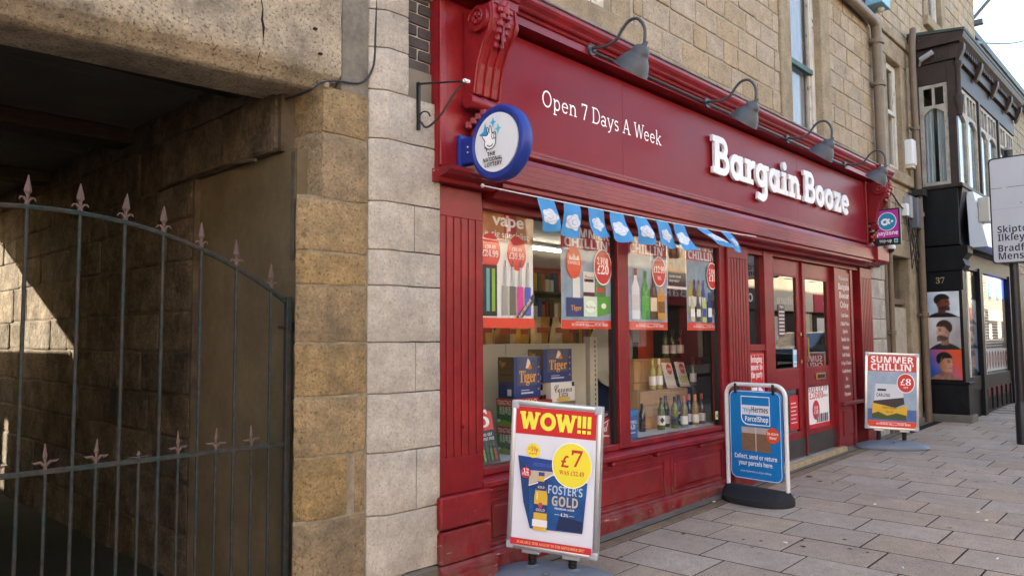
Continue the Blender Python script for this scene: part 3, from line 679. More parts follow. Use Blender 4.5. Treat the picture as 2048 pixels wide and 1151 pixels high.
for sg in (-1, 1): db.tube([(sg*.004, 0, .02), (sg*.02, 0, .036), (sg*.042, 0, .034), (sg*.056, 0, .04)], [.006, .007, .006, .001], 5)
dme = db.mesh('spear_head', RUST)
xs = [x*GK for x in (2.22, 2.008, 1.807, 1.605, 1.414, 1.208, .985, .78, .57, .36, .15, -.06)]
for x in xs:
    MB().tube([(x, GY, .07), (x, GY, archz(x))], .0082, 6).build('bar', IRON, gate)
    f_ = link('finial', fme, gate); f_.location = (x, GY, archz(x)+.008); f_.rotation_euler = (random.uniform(-.05, .05), random.uniform(-.06, .06), random.uniform(-.3, .3)); f_.scale = (1, 1, random.uniform(.93, 1.05))
for i, x in enumerate([(a+b)/2 for a, b in zip(xs, xs[1:])]):
    sb = MB().tube([(x, GY, .07), (x, GY, .998)], .0072, 6).build('short_bar', IRON, gate)
    s_ = link('spear_head', dme, gate); s_.location = (x, GY, .992)
    s_.scale = (1, 1, .35) if i == 3 else (1, 1, 1.0); s_.rotation_euler = (0, random.uniform(-.06, .06), random.uniform(-.5, .5))
for zz_ in (1.62, .12): MB().tube([(2.14, GY, zz_), (2.26, GY, zz_)], .009, 6).box(2.225, 2.25, GY-.03, GY+.03, zz_-.03, zz_+.03).build('hinge_pin', BLKM, gate)

# ================================================================== RED SHOPFRONT
shop = thing('shopfront', 'red timber shopfront with big display windows, double doors and fluted pilasters', 'shopfront', (7.3, 0, gz(7.3)))
def fluted(x0, x1, y, z0, z1, n, zf0, zf1):
    p = MB().box(x0, x1, y+.009, y+.12, z0, z1); p.box(x0, x1, y, y+.0085, z0, zf0).box(x0, x1, y, y+.0085, zf1, z1)
    w_ = x1-x0; e = w_*.14; gp = .014; st = (w_-2*e-n*gp)/(n-1) if n > 1 else 0; x = x0
    xs_ = [x0]+[x0+e+i*(st+gp) for i in range(n)]; en = [x0+e+i*(st+gp)+gp for i in range(n)]
    seg = [(x0, x0+e)]+[(en[i], xs_[i+2] if i+1 < n else x1) for i in range(n)]
    for a, b in seg: p.box(a, b, y, y+.0085, zf0+.0005, zf1-.0005)
    return p.build('pilaster', RED, shop, bevel=.0025)
fluted(3.157, 3.54, -.05, .575, 2.535, 5, .80, 2.34)
bx('plinth_block', REDW, shop, 3.13, 3.575, -.10, .1, .372, .572, bevel=.012); bx('plinth_block', REDW, shop, 3.132, 3.572, -.102, .1, .16, .360, bevel=.012)
bx('plinth_foot', REDW, shop, 3.12, 3.60, -.135, .1, gz(3.3)-.05, .105, bevel=.012)
MB().prism([(-.135, .107), (-.135, .125), (-.115, .14), (-.104, .158), (.1, .158), (.1, .107)], 'x', 3.12, 3.60).build('plinth_moulding', REDW, shop)
fluted(7.05, 7.50, -.03, .62, 2.50, 6, .80, 2.36)
bx('plinth_block', REDW, shop, 7.02, 7.53, -.075, .1, gz(7.2)-.03, .615, bevel=.012)
fluted(10.90, 11.36, -.03, .70, 2.50, 6, .9, 2.36)
bx('plinth_block', REDW, shop, 10.87, 11.39, -.075, .1, gz(11)-.03, .695, bevel=.012)
# stall riser
bx('stall_riser', RED, shop, 3.55, 7.05, .02, .12, gz(3.6)-.05, .56)
for a, b in ((3.64, 4.66), (4.80, 5.87), (5.97, 6.92)):
    for q in ((a, a+.022, .155, .475), (b-.022, b, .155, .475), (a+.022, b-.022, .155, .177), (a+.022, b-.022, .453, .475)): bx('panel_bead', RED, shop, q[0], q[1], .008, .03, q[2], q[3], bevel=.004)
    MB().prism([(a+.05, .205), (b-.05, .205), (b-.05, .425), (a+.05, .425)], 'y', .004, .03).build('raised_panel', RED, shop, bevel=.012)
MB().prism([(.13, gz(3.6)-.05), (.13, .15), (.012, .15), (-.002, .138), (-.004, .122), (-.018, .112), (-.022, .095), (-.022, gz(3.6)-.05)], 'x', 3.58, 7.04).build('skirting', REDW, shop)
MB().prism([(.14, .555), (-.035, .555), (-.05, .57), (-.05, .60), (-.02, .618), (.02, .632), (.14, .64)], 'x', 3.55, 7.06).build('window_sill', RED, shop, bevel=.003)
bx('sill_fillet', RED, shop, 3.56, 7.05, -.012, .02, .518, .553, bevel=.004)
for px, py in ((978, 950), (1222, 905), (1312, 887), (1398, 871)):
    P = PY(px, py, -.03); bx('sill_stop', RED, shop, P.x-.02, P.x+.02, -.06, -.01, .527, .553, bevel=.006)
MB().tube([(3.36, -.05, .985), (3.36, -.075, .985)], .012, 6).build('shutter_pin', RED, shop)
# display window frame
WG = .05
wf = MB(); wf.box(3.545, 3.60, .0, .11, .632, 2.50).box(5.172, 5.325, -.004, .11, .642, 2.485).box(6.93, 7.05, -.002, .11, .635, 2.5).box(3.6, 6.93, .002, .11, 2.44, 2.56).box(3.6, 5.172, .004, .11, .636, .682).box(5.325, 6.93, .004, .11, .636, .682)
wfo = wf.build('window_frame', RED, shop, bevel=.005)
bx('pane', GL, wfo, 3.59, 5.18, WG-.003, WG+.003, .67, 2.45); bx('pane', GL, wfo, 5.315, 6.94, WG-.003, WG+.003, .67, 2.45)
for a_, b_ in ((5.15, 5.172), (5.325, 5.337), (6.912, 6.93)): bx('glazing_gasket', mat('black_gasket', (.015, .015, .015), .6), wfo, a_, b_, .03, .08, .682, 2.44)
# side light between the pilaster and the doors
sf = MB(); sf.box(7.50, 7.56, 0, .11, gz(7.5), 2.5).box(7.93, 8.15, -.01, .11, gz(8), 2.5).box(7.56, 7.93, 0, .1, 1.40, 1.47).box(7.56, 7.93, .0, .1, 2.44, 2.5).box(7.56, 7.93, .02, .1, gz(7.7), 1.40)
sfo = sf.build('side_light_frame', RED, shop, bevel=.004); bx('pane', GLD, sfo, 7.55, 7.94, .05, .056, 1.46, 2.45)
# head over doors, right jamb and side panel
bx('door_head', RED, shop, 8.15, 11.0, -.005, .11, 2.455, 2.56, bevel=.004)
rj = MB(); rj.box(10.0, 10.12, -.008, .11, gz(10)+.05, 2.45).box(10.58, 10.66, -.004, .11, gz(10.6), 2.45).box(10.12, 10.58, .02, .11, gz(10.3), 2.45).box(10.66, 10.90, .07, .12, gz(10.8), 2.45); rj.build('right_jamb', RED, shop, bevel=.004)
bx('jamb_sill', REDW, shop, 10.09, 10.90, -.06, .07, .655, .70, bevel=.006)
MB().prism([(10.2, .26), (10.54, .26), (10.54, .58), (10.2, .58)], 'y', .002, .03).build('raised_panel', RED, shop, bevel=.012)
# welcome board
wbx = bx('welcome_board', RED, shop, 10.13, 10.57, .006, .019, .72, 2.40)
c = Canvas(FRONT(10.13, .005, .72))
lines = [('Welcome to', 1.575, .055, 's', .33), ('Bargain', 1.45, .085, 's', .40), ('Booze', 1.335, .085, 's', .35), ('Otley', 1.21, .085, 'r', .30), ('Cold Beers', 1.085, .05, 's', .27), ('Chilled Wines', .975, .05, 's', .31), ('Spirits', .875, .05, 's', .18), ('Bottled Ales', .77, .05, 's', .29), ('Alcopops', .665, .05, 's', .24), ('Soft Drinks', .565, .05, 's', .27), ('Crisps & Snacks', .46, .05, 's', .36), ('Confectionery', .355, .05, 's', .33), ('Ice', .255, .05, 's', .08), ('Lottery', .155, .05, 's', .19), ('Payzone', .055, .05, 's', .22)]
for t, v, h, f_, w_ in lines: c.text(t, .22, v, h, 'e8dedc', f_, w=w_)
c.build(wbx, 'lettering')
# doors
def door(x0, x1, hinge):
    y = .045; zb = gz((x0+x1)/2)+.075; sw = .11
    d = MB(); d.box(x0, x0+sw, y, y+.05, zb, 2.45).box(x1-sw, x1, y, y+.05, zb, 2.45).box(x0+sw, x1-sw, y+.001, y+.049, 2.27, 2.45).box(x0+sw, x1-sw, y+.001, y+.049, .95, 1.17).box(x0+sw, x1-sw, y+.001, y+.049, zb, .42)
    do = d.build('door', RED, shop, bevel=.004)
    bx('pane', GLD, do, x0+sw-.01, x1-sw+.01, y+.022, y+.028, 1.16, 2.28); bx('pane', GLD, do, x0+sw-.01, x1-sw+.01, y+.022, y+.028, .41, .96)
    b_ = MB()
    for (a, c_) in ((1.17, 2.27), (.42, .95)): b_.box(x0+sw, x0+sw+.014, y+.004, y+.02, a, c_).box(x1-sw-.014, x1-sw, y+.004, y+.02, a, c_).box(x0+sw+.014, x1-sw-.014, y+.004, y+.02, a, a+.014).box(x0+sw+.014, x1-sw-.014, y+.004, y+.02, c_-.014, c_)
    b_.build('glazing_bead', RED, do)
    bx('kick_plate', mat('dull_kick_plate', (.05, .048, .046), .5, col2=(.032, .031, .03), sc=6, bump=.1, bs=30), do, x0+.004, x1-.004, y-.006, y-.001, zb+.01, zb+.22)
    return do
dl = door(8.165, 9.03, 0); d2 = door(9.055, 10.0, 1)
bx('door_stop', REDW, shop, 9.03, 9.06, .02, .06, gz(9)+.07, 2.45, bevel=.004)
MB().tube([(9.10, .04, 1.27), (9.10, .0, 1.29), (9.10, .0, 1.53), (9.10, .04, 1.55)], .010, 8).build('handle', BRASS, d2, smooth=True)
for z in (1.25, 1.58): MB().lathe([(.022, 0), (.022, .01), (.012, .016)], (8.97, .028, z), 10, 'y').build('lock', BRASS, dl)
lbx = bx('letterbox', BRASS, d2, 9.40, 9.70, .03, .043, 1.02, 1.10, bevel=.004); bx('slot', BLKM, lbx, 9.44, 9.66, .026, .03, 1.038, 1.082)
bx('threshold', LEAD, shop, 8.15, 10.0, .0, .12, gz(9)+.03, gz(9)+.07, bevel=.004)
st = thing('door_step', 'low cream tiled step under the red double doors', 'step', (9, 0, gz(9)))
bx('core', CONC, st, 8.1, 10.05, -.055, .2, gz(8.1)-.05, gz(8.1)+.035)
x = 8.1; tm = mat('cream_step_tile', (.42, .33, .2), .6, col2=(.33, .26, .16), sc=10, rnd=.1)
while x < 10.0: bx('tile', tm, st, x+.003, x+.102, -.068, -.056, gz(x)+.001, gz(x)+.058, bevel=.003); bx('tile', tm, st, x+.003, x+.102, -.055, .0, gz(x)+.045, gz(x)+.062, bevel=.003); x += .105

# ---- roller shutter box / lower cornice, as stepped mouldings
sb = [(.06, 2.505), (-.10, 2.505), (-.115, 2.53), (-.17, 2.545), (-.19, 2.562), (-.19, 2.585), (-.215, 2.598), (-.215, 2.632), (-.207, 2.636), (-.207, 2.668), (-.2, 2.672), (-.2, 2.705), (-.193, 2.709), (-.193, 2.745), (-.185, 2.752), (-.175, 2.785), (-.15, 2.798), (.06, 2.80)]
MB().prism(sb, 'x', 3.60, 10.98).build('shutter_box', RED, shop)
MB().prism([(.06, 2.54), (-.12, 2.54), (-.13, 2.565), (-.20, 2.58), (-.23, 2.60), (-.23, 2.625), (.06, 2.625)], 'x', 3.09, 3.598).build('capital', REDW, shop)
MB().prism([(.06, 2.53), (-.12, 2.53), (-.13, 2.555), (-.22, 2.57), (-.25, 2.60), (-.25, 2.78), (.06, 2.78)], 'x', 10.985, 11.46).build('capital', RED, shop, bevel=.006)
fb_ = [(.06, 2.825), (-.095, 2.825), (-.115, 2.84), (-.115, 2.862), (-.098, 2.875), (-.098, 2.893), (.06, 2.893)]
MB().prism(fb_, 'x', 3.66, 11.02).build('fascia_bead', RED, shop)
bx('shadow_gap', BLKM, shop, 3.66, 11.02, -.06, .05, 2.80, 2.825)
# console blocks
for (a, b) in ((3.11, 3.66), (11.0, 11.44)):
    bx('console_block', RED, shop, a, b, -.10, .06, 2.628 if a < 5 else 2.782, 3.74)
    for (q0, q1) in ((a, a+.05), (b-.05, b)): bx('block_edge', RED, shop, q0, q1, -.118, -.10, 2.64 if a < 5 else 2.80, 3.72, bevel=.006)
def console(x0, x1):
    t = MB(); prof = []
    pts = [(-.10, 3.70), (-.35, 3.70), (-.36, 3.60), (-.335, 3.52), (-.28, 3.44), (-.235, 3.33), (-.21, 3.2), (-.20, 3.13), (-.10, 3.13)]
    t.prism(pts, 'x', x0+.035, x1-.035)
    o = t.build('console', RED, shop, bevel=.008)
    r_ = MB()
    for i in range(4):
        xx = x0+.05+i*(x1-x0-.10)/3
        r_.tube([(xx, y-.004, z) for y, z in pts[1:8]], .011, 6)
    r_.build('reeding', RED, o, smooth=True)
    for xx in (x0, x1-.035):
        v = MB()
        for (y, z, r0) in ((-.265, 3.60, .085),):
            v.lathe([(.0, 0), (r0, .0), (r0, .03), (r0*.75, .036), (0.0, .036)], (xx, y, z), 16, 'x')
            v.tube([(xx-.006 if xx < (x0+x1)/2 else xx+.04, y+(r0-.01-k*.0035)*math.cos(k*.45), z+(r0-.01-k*.0035)*math.sin(k*.45)) for k in range(21)], .008, 5)
            for k in range(5): v.ball((xx-.004 if xx < (x0+x1)/2 else xx+.04, y+.028*math.cos(k*1.257), z+.028*math.sin(k*1.257)), .012, .018, .018, 6)
        v.build('volute', RED, o, smooth=True)
    l = MB().lathe([(.0, 0), (.046, .0), (.05, .02), (.044, .10), (.052, .13), (.044, .16), (.05, (x1-x0)+.0), (.046, x1-x0+.02), (0, x1-x0+.02)], (x0-.01, -.185, 3.075), 14, 'x'); l.build('roll', RED, o, smooth=True)
    f_ = MB(); xm = (x0+x1)/2
    f_.ball((xm, -.375, 3.66), .035, .025, .035, 8)
    for k in range(6): f_.ball((xm+.045*math.cos(k*1.047), -.37, 3.66+.045*math.sin(k*1.047)), .026, .02, .026, 6)
    for k in range(4):
        for sg in (-1, 1): f_.ball((xm+sg*(.035-.004*k), -.355+.016*k, 3.575-.042*k), .03-.003*k, .02, .028, 6)
    f_.ball((xm, -.345, 3.52), .014, .016, .10, 6)
    f_.build('carved_flower', RED, o, smooth=True)
    g = MB()
    for k in range(5):
        a = (k-2)*.42
        for j in range(4): g.ball((xm+math.sin(a)*(.05+.038*j), -.20+.018*j, 3.04-math.cos(a)*(.03+.045*j)), .034-.003*j, .03, .036, 6)
    g.ball((xm, -.19, 2.95), .055, .05, .08, 8); g.build('carved_leaf', RED, o, smooth=True)
console(3.29, 3.60); console(11.06, 11.36)
# top cornice
cprof = [(.06, 3.735), (-.2, 3.735), (-.2, 3.79), (-.215, 3.795), (-.222, 3.81), (-.212, 3.822), (-.236, 3.828), (-.243, 3.84), (-.236, 3.85), (-.24, 3.858), (-.262, 3.88), (-.272, 3.90), (-.272, 3.925), (-.27, 3.93), (.06, 3.93)]
cprof = [(y, z-.012) for y, z in cprof]
MB().prism(cprof, 'x', 3.66, 11.42).build('cornice', RED, shop)
MB().prism([(y-.09 if y < 0 else y, z+.02) for y, z in cprof], 'x', 3.06, 3.655).build('cornice_break', REDW, shop)
MB().prism([(y-.05 if y < 0 else y, z+.006) for y, z in cprof], 'x', 11.02, 11.62).build('cornice_break', RED, shop)
lead = MB().prism([(.07, 3.925), (-.285, 3.919), (-.292, 3.934), (.07, 3.972)], 'x', 3.5, 11.66); lead.build('lead_flashing', LEAD, shop, bevel=.003)
bx('fascia_recess', BLKM, shop, 3.66, 11.02, -.03, .05, 3.6, 3.73)

# ---- fascia sign
sg = thing('fascia_sign', 'long glossy red fascia sign reading Open 7 Days A Week Bargain Booze', 'sign', (7.3, -.08, 3.3))
xj = [3.665, PY(1245, 250, -.08).x, PY(1595, 400, -.08).x, 11.0]
for a, b in zip(xj, xj[1:]): bx('sign_board', REDP, sg, a+.001, b-.001, -.08, -.055, 2.898, 3.70, bevel=.0015)
gl, adv = slab('Open 7 Days A Week', THIN)
for ch, sts in gl:
    if not sts: continue
    c = Canvas(FRONT(0, -.0805, 0))
    for pts, wd in sts: c.stroke([(4.135+p_[0]*1.625/adv, 3.256+p_[1]*.128) for p_ in pts], wd*.125, 'ffffff')
    c.build(sg, 'small_letter')
gl, adv = slab('Bargain Booze'); h = .372; k = 3.70/adv; x0 = 6.615
WLET = mat('white_letter_acrylic', (.86, .86, .85), .5, spec=.2); WEDGE = mat('white_letter_edge', (.55, .53, .50), .4)
for ch, sts in gl:
    if not sts: continue
    m_ = MB()
    for i, (pts, wd) in enumerate(sts):
        q = [(p[0]*k/h, p[1]) for p in pts]; vs, fs = strip2(q, wd*1.04)
        f0, f1 = -.128-.0003*i, -.098
        n = len(vs); V = [(x0+a*h, f0, 3.148+b*h) for a, b in vs]+[(x0+a*h, f1, 3.148+b*h) for a, b in vs]
        F = [f for f in fs]; cl_ = abs(pts[0][0]-pts[-1][0])+abs(pts[0][1]-pts[-1][1]) < 1e-4
        for j in range(n//2-1): F += [(2*j, 2*j+2, n+2*j+2, n+2*j), (2*j+1, n+2*j+1, n+2*j+3, 2*j+3)]
        if not cl_: F += [(0, n, n+1, 1), (n-2, n-1, 2*n-1, 2*n-2)]
        m_.add(V, F)
    m_.build('letter', WLET, sg)
MB().box(6.7, 10.2, -.098, -.0805, 3.22, 3.235).box(6.7, 10.2, -.098, -.0805, 3.33, 3.345).build('letter_rail', RED, sg)

# ---- lamps
LX = 4.575
def gooseneck():
    t = thing('swan_neck_lamp', 'grey swan-neck sign lamp', 'lamp', (LX, -.21, 3.77), 'swan-neck lamps over the fascia')
    MB().lathe([(0, 0), (.05, 0), (.052, .02), (.035, .032), (.02, .045)], (LX, -.22, 3.772), 14, 'y').build('wall_boss', LAMPG, t, smooth=True)
    pth = [PX(a, b, LX) for a, b in ((1182, 97), (1212, 92), (1232, 80), (1244, 60), (1257, 43), (1272, 37), (1284, 45), (1290, 62), (1289, 88))]
    MB().tube(smooth_path(pth, 5), .0125, 8).build('arm', LAMPG, t, smooth=True)
    n0 = PX(1289, 90, LX); ax = Vector((0, math.sin(R(38)), -math.cos(R(38)))); L_ = .19
    e1 = Vector((1, 0, 0)); e2 = ax.cross(e1)
    fr = Matrix(((e1.x, e2.x, ax.x, n0.x), (e1.y, e2.y, ax.y, n0.y), (e1.z, e2.z, ax.z, n0.z), (0, 0, 0, 1)))
    rM = .138
    prof = [(.016, -.03), (.020, .0), (.028, .008), (.048, .016), (.064, .036), (.071, .062), (.072, .072), (.080, .085), (rM*.80, .125), (rM*.93, .165), (rM, L_+.005), (rM+.004, L_+.014), (rM-.006, L_+.008), (rM*.75, .135), (.07, .10), (.0, .09)]
    sh = MB(fr).lathe(prof, (0, 0, 0), 24).build('shade', LAMPG, t, smooth=True)
    MB(fr).ball((0, 0, .13), .04, .04, .05, 10).build('bulb', mat('unlit_bulb', (.6, .6, .58), .2), t, smooth=True)
    return t
lp = gooseneck()
lp['label'] = 'grey swan-neck lamp over the words Open 7 Days, largest of the row'
for x, lb_ in ((6.369, 'grey swan-neck lamp above the first letters of Bargain, second from the left'), (8.185, 'grey swan-neck lamp above the first letters of Booze, third from the left'), (9.96, 'grey swan-neck lamp at the far end of the fascia, smallest of the row')):
    copy_tree(lp, (x, -.21, 3.757 if x < 9 else 3.75), label=lb_)
MB().tube([(LX, -.218, 3.752), (9.96, -.218, 3.735)], .011, 6).build('conduit', BLKM, None, label='thin black cable conduit linking the swan-neck lamps', cat='conduit')

# ---- round projecting sign
rs = thing('round_sign', 'round blue and white projecting sign reading The National Lottery', 'sign', (3.3, -.1, 2.75))
yc, zc = -.468, 2.749; BLUE = mat('royal_blue_plastic', (.012, .035, .25), .4); 
rim = [(.0, 3.348), (.175, 3.348), (.205, 3.352), (.228, 3.336), (.236, 3.31), (.236, 3.27), (.222, 3.25), (.205, 3.246), (.182, 3.262), (.0, 3.262)]
MB().lathe([(r, x) for r, x in rim], (0, yc, zc), 40, 'x').build('rim', BLUE, rs, smooth=True)
MB().lathe([(0, 3.25), (.183, 3.25), (.183, 3.26), (0, 3.26)], (0, yc, zc), 40, 'x').build('face', mat('white_sign_face', (.72, .74, .78), .3), rs)
MB().box(3.27, 3.33, -.27, -.10, zc-.09, zc+.09).build('mounting_arm', BLUE, rs, bevel=.02, seg=3, smooth=True)
MB().box(3.26, 3.34, -.135, -.10, zc-.115, zc+.115).build('back_plate', BLUE, rs, bevel=.012, seg=2)
for dz in (-.015, .02): MB().ball((3.267, -.20, zc+dz), .006).build('screw', WHITE, rs)
c = Canvas(SIDE(3.2485, yc, zc))
def star(u, v, s, col):
    pts = []
    for i in range(4):
        a = i*math.pi/2+math.pi/2; b = a+math.pi/4
        pts += [(u+s*.78*math.cos(a), v+s*math.sin(a)), (u+s*.33*math.cos(b), v+s*.33*math.sin(b))]
    c.poly(pts, col)
star(-.09, .066, .07, '2e9fd8'); star(-.022, .126, .034, '38a8dc'); star(.022, .080, .036, '4cc4dc'); star(-.077, -.022, .03, '1b3f9c')
hand = arc(-.028, -.005, .055, .055, 130, 400, 18)
ol = [(-.063, .037), (-.095, .045), (-.098, .03), (-.075, .0)]+arc(-.03, -.012, .052, .048, 190, 360, 12)+[(.022, .045), (.012, .052), (.005, .048), (-.005, .05), (-.012, .045), (-.022, .095), (-.03, .10), (-.036, .092), (-.034, .045), (-.05, .09), (-.058, .092), (-.062, .085), (-.05, .04)]
sh_ = lambda q: [(a*.95-.018, b*.92+.018) for a, b in q]
ol = sh_(ol); c.poly(ol, 'f4f6fa'); c.stroke(ol+[ol[0]], .006, '16182c')
c.stroke(sh_([(-.052, .04), (-.034, .088)]), .006, '16182c'); c.stroke(sh_(arc(-.002, .025, .012, .02, 20, 330, 10)), .005, '16182c'); c.stroke(sh_(arc(.016, .022, .01, .018, 20, 330, 10)), .005, '16182c')
c.stroke(sh_(arc(-.028, -.02, .026, .022, 200, 340, 8)), .006, '16182c')
c.text('THE', -.035, -.080, .025, '0c0c14', 'b', w=.068); c.text('NATIONAL', -.022, -.1135, .025, '0c0c14', 'b', w=.166); c.text('LOTTERY', -.016, -.146, .025, '0c0c14', 'b', w=.146)
c.build(rs, 'lettering')

# ---- square projecting sign and dome camera
pz = thing('square_sign', 'magenta and black projecting sign reading payzone top-up', 'sign', (11.15, -.15, 3.05))
ZB, ZT = 2.81, 3.315; YA, YB = -.165, -.50
bx('casing', mat('black_plastic', (.015, .015, .017), .35), pz, 11.15, 11.20, YB, YA, ZB, ZT, bevel=.006); MB().box(11.16, 11.19, YA, -.02, ZB+.15, ZB+.2).build('fixing_arm', BLKM, pz)
W_, H_ = YA-YB, ZT-ZB; c = Canvas(SIDE(11.1495, YA, ZB))
c.rect(.022, .10, W_-.022, H_-.022, 'b32d96'); c.ell(W_/2, .325, .122, .128, 'f0eef4'); c.ell(W_/2, .325, .113, .119, '1f8bb0')
c.stroke(arc(W_/2-.03, .32, .035, .035, 60, 330, 20), .028, 'f4f4f8'); c.stroke([(W_/2-.012, .365), (W_/2+.005, .33), (W_/2+.035, .29)], .026, 'f4f4f8'); c.stroke([(W_/2+.03, .36), (W_/2-.01, .295)], .024, 'f4f4f8'); c.ell(W_/2+.065, .325, .016, .016, 'f4f4f8', 14)
c.text('payzone', W_/2, .137, .058, 'f6f2f8', 'b', w=.27); c.text('top-up', .14, .04, .05, 'f4f4f4', 'r', w=.16); c.rect(W_-.085, .025, W_-.035, .08, '8fd0c0'); c.rect(W_-.075, .035, W_-.045, .07, '3a8f9c'); c.build(pz, 'lettering')
cm = thing('dome_camera', 'small white dome security camera on an arm below the payzone sign', 'camera', (11.5, -.25, 2.77))
MB().tube([(11.5, .0, 2.86), (11.5, -.25, 2.86)], .02, 8).box(11.46, 11.54, -.03, .0, 2.80, 2.92).build('arm', WHITE, cm); MB().lathe([(0, .06), (.06, .055), (.075, .03), (.078, -.01), (.065, -.015)], (11.5, -.25, 2.80), 18).build('housing', WHITE, cm, smooth=True)
MB().ball((11.5, -.25, 2.785), .06, .06, .06, 14).build('dome', mat('dark_dome', (.02, .02, .022), .1), cm, smooth=True)

# ---- bunting
bt = thing('bunting', 'string of blue flags with white roses hung across the shopfront', 'bunting', (5.3, -.225, 2.54))
CY_ = -.222
c0, c1 = PY(965, 371, CY_), PY(1512, 473, CY_)
def cord(t): p = c0.lerp(c1, t); return p+Vector((0, 0, -.035*4*t*(1-t)*.5))
MB().tube([cord(i/24) for i in range(25)], .0045, 6).build('cord', WHITE, bt, smooth=True); MB().ball(tuple(c0), .014, .014, .014, 8).build('hook', WHITE, bt)
FLAG = mat('blue_flag_cloth', (.045, .24, .52), .7, col2=(.06, .27, .56), sc=3)
ROSE = mat('white_rose_print', (.60, .64, .70), .7); ROSE2 = mat('grey_rose_print', (.36, .42, .55), .7)
fl = [(1074, 1108, 1085, 1117, 398, 461, 0), (1127, 1160, 1132, 1168, 405, 471, .1), (1176, 1207, 1184, 1220, 413, 473, .1), (1220, 1247, 1221, 1258, 427, 480, .2), (1268, 1292, 1283, 1318, 437, 487, .3), (1311, 1335, 1327, 1361, 445, 492, .35), (1346, 1368, 1360, 1388, 450, 499, .35), (1392, 1412, 1436, 1466, 455, 491, .9), (1440, 1460, 1474, 1492, 462, 503, .9)]
for i, (a, b, cc, d, t_, bo, tw) in enumerate(fl):
    A, B = PY(a, t_, CY_), PY(b, t_+6, CY_)
    ta = (A.x-c0.x)/(c1.x-c0.x); tb = (B.x-c0.x)/(c1.x-c0.x); A, B = cord(ta), cord(tb)
    yo = CY_-.02-.10*tw; Cc, Dd = PY(cc, bo-3, yo), PY(d, bo+1, yo)
    nu, nv = 8, 8; vs, fs, mi = [], [], []
    for v in range(nv+1):
        for u in range(nu+1):
            s_, q = u/nu, v/nv; p = A.lerp(B, s_)*(1-q)+Cc.lerp(Dd, s_)*q
            p = p+Vector((0, -.03*math.sin(q*3.2+i*1.7)*q+.022*math.sin(s_*5+i*2)*q, .006*math.sin(i*3+s_*3)*q)); 
            if v == nv: p += Vector((0, 0, -.018*math.sin(s_*math.pi)))
            vs.append(tuple(p))
    m_ = MB(); m_.add(vs, [(v*(nu+1)+u, v*(nu+1)+u+1, (v+1)*(nu+1)+u+1, (v+1)*(nu+1)+u) for v in range(nv) for u in range(nu)])
    fo_ = m_.build('flag', FLAG, bt, recalc=False, smooth=True)
    # rose printed on the flag: follows the same surface, a hair in front
    def on(s_, q, e): 
        p = A.lerp(B, s_)*(1-q)+Cc.lerp(Dd, s_)*q; return p+Vector((0, -.03*math.sin(q*3.2+i*1.7)*q+.022*math.sin(s_*5+i*2)*q-e, .006*math.sin(i*3+s_*3)*q))
    r_ = MB(); n = 30
    def rose(rad, e, ph, k):
        vs = [on(.5, .58, e)]
        for j in range(n):
            an = 2*math.pi*j/n; rr = rad*(1+.10*math.cos(5*an+ph)); vs.append(on(.5+rr*1.15*math.cos(an), .58+rr*.72*math.sin(an), e))
        r_.cur = k; r_.add(vs, [(0, 1+j, 1+(j+1) % n) for j in range(n)])
    rose(.34, .004, 0, 0); rose(.27, .005, 3.1, 1); rose(.24, .006, 3.1, 0); rose(.13, .007, 0, 1); rose(.10, .008, 0, 0)
    r_.build('rose', [ROSE, ROSE2], fo_, recalc=False)

# ================================================================== INSIDE THE SHOP
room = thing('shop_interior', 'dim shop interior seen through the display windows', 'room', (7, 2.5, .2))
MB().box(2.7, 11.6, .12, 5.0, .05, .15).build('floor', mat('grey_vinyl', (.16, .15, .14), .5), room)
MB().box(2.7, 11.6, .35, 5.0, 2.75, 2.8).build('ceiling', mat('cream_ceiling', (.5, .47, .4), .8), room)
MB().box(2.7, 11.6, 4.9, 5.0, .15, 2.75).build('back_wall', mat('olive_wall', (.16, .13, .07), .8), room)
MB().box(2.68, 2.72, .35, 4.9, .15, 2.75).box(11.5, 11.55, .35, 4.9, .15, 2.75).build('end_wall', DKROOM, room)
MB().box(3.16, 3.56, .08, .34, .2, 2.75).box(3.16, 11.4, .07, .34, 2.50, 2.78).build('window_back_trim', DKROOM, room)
bx('window_floor', mat('white_board', (.6, .59, .56), .5), room, 3.56, 7.05, .075, .80, .60, .672)
TUBE = mat('fluorescent_tube', (1, .93, .8), .4, emit=14)
for i, (x, y, lb) in enumerate(((4.6, 1.9, 'lit fluorescent ceiling tube behind the vape poster'), (7.0, 2.6, 'lit fluorescent ceiling tube deep inside behind the wine display'), (9.2, 1.8, 'lit fluorescent ceiling tube inside behind the doors'))):
    t = thing('ceiling_light', lb, 'light', (x, y, 2.72), 'shop ceiling lights'); bx('batten', WHITE, t, x-.65, x+.65, y-.05, y+.05, 2.70, 2.748, bevel=.005); MB().tube([(x-.62, y, 2.68), (x+.62, y, 2.68)], .016, 8).build('tube', TUBE, t)
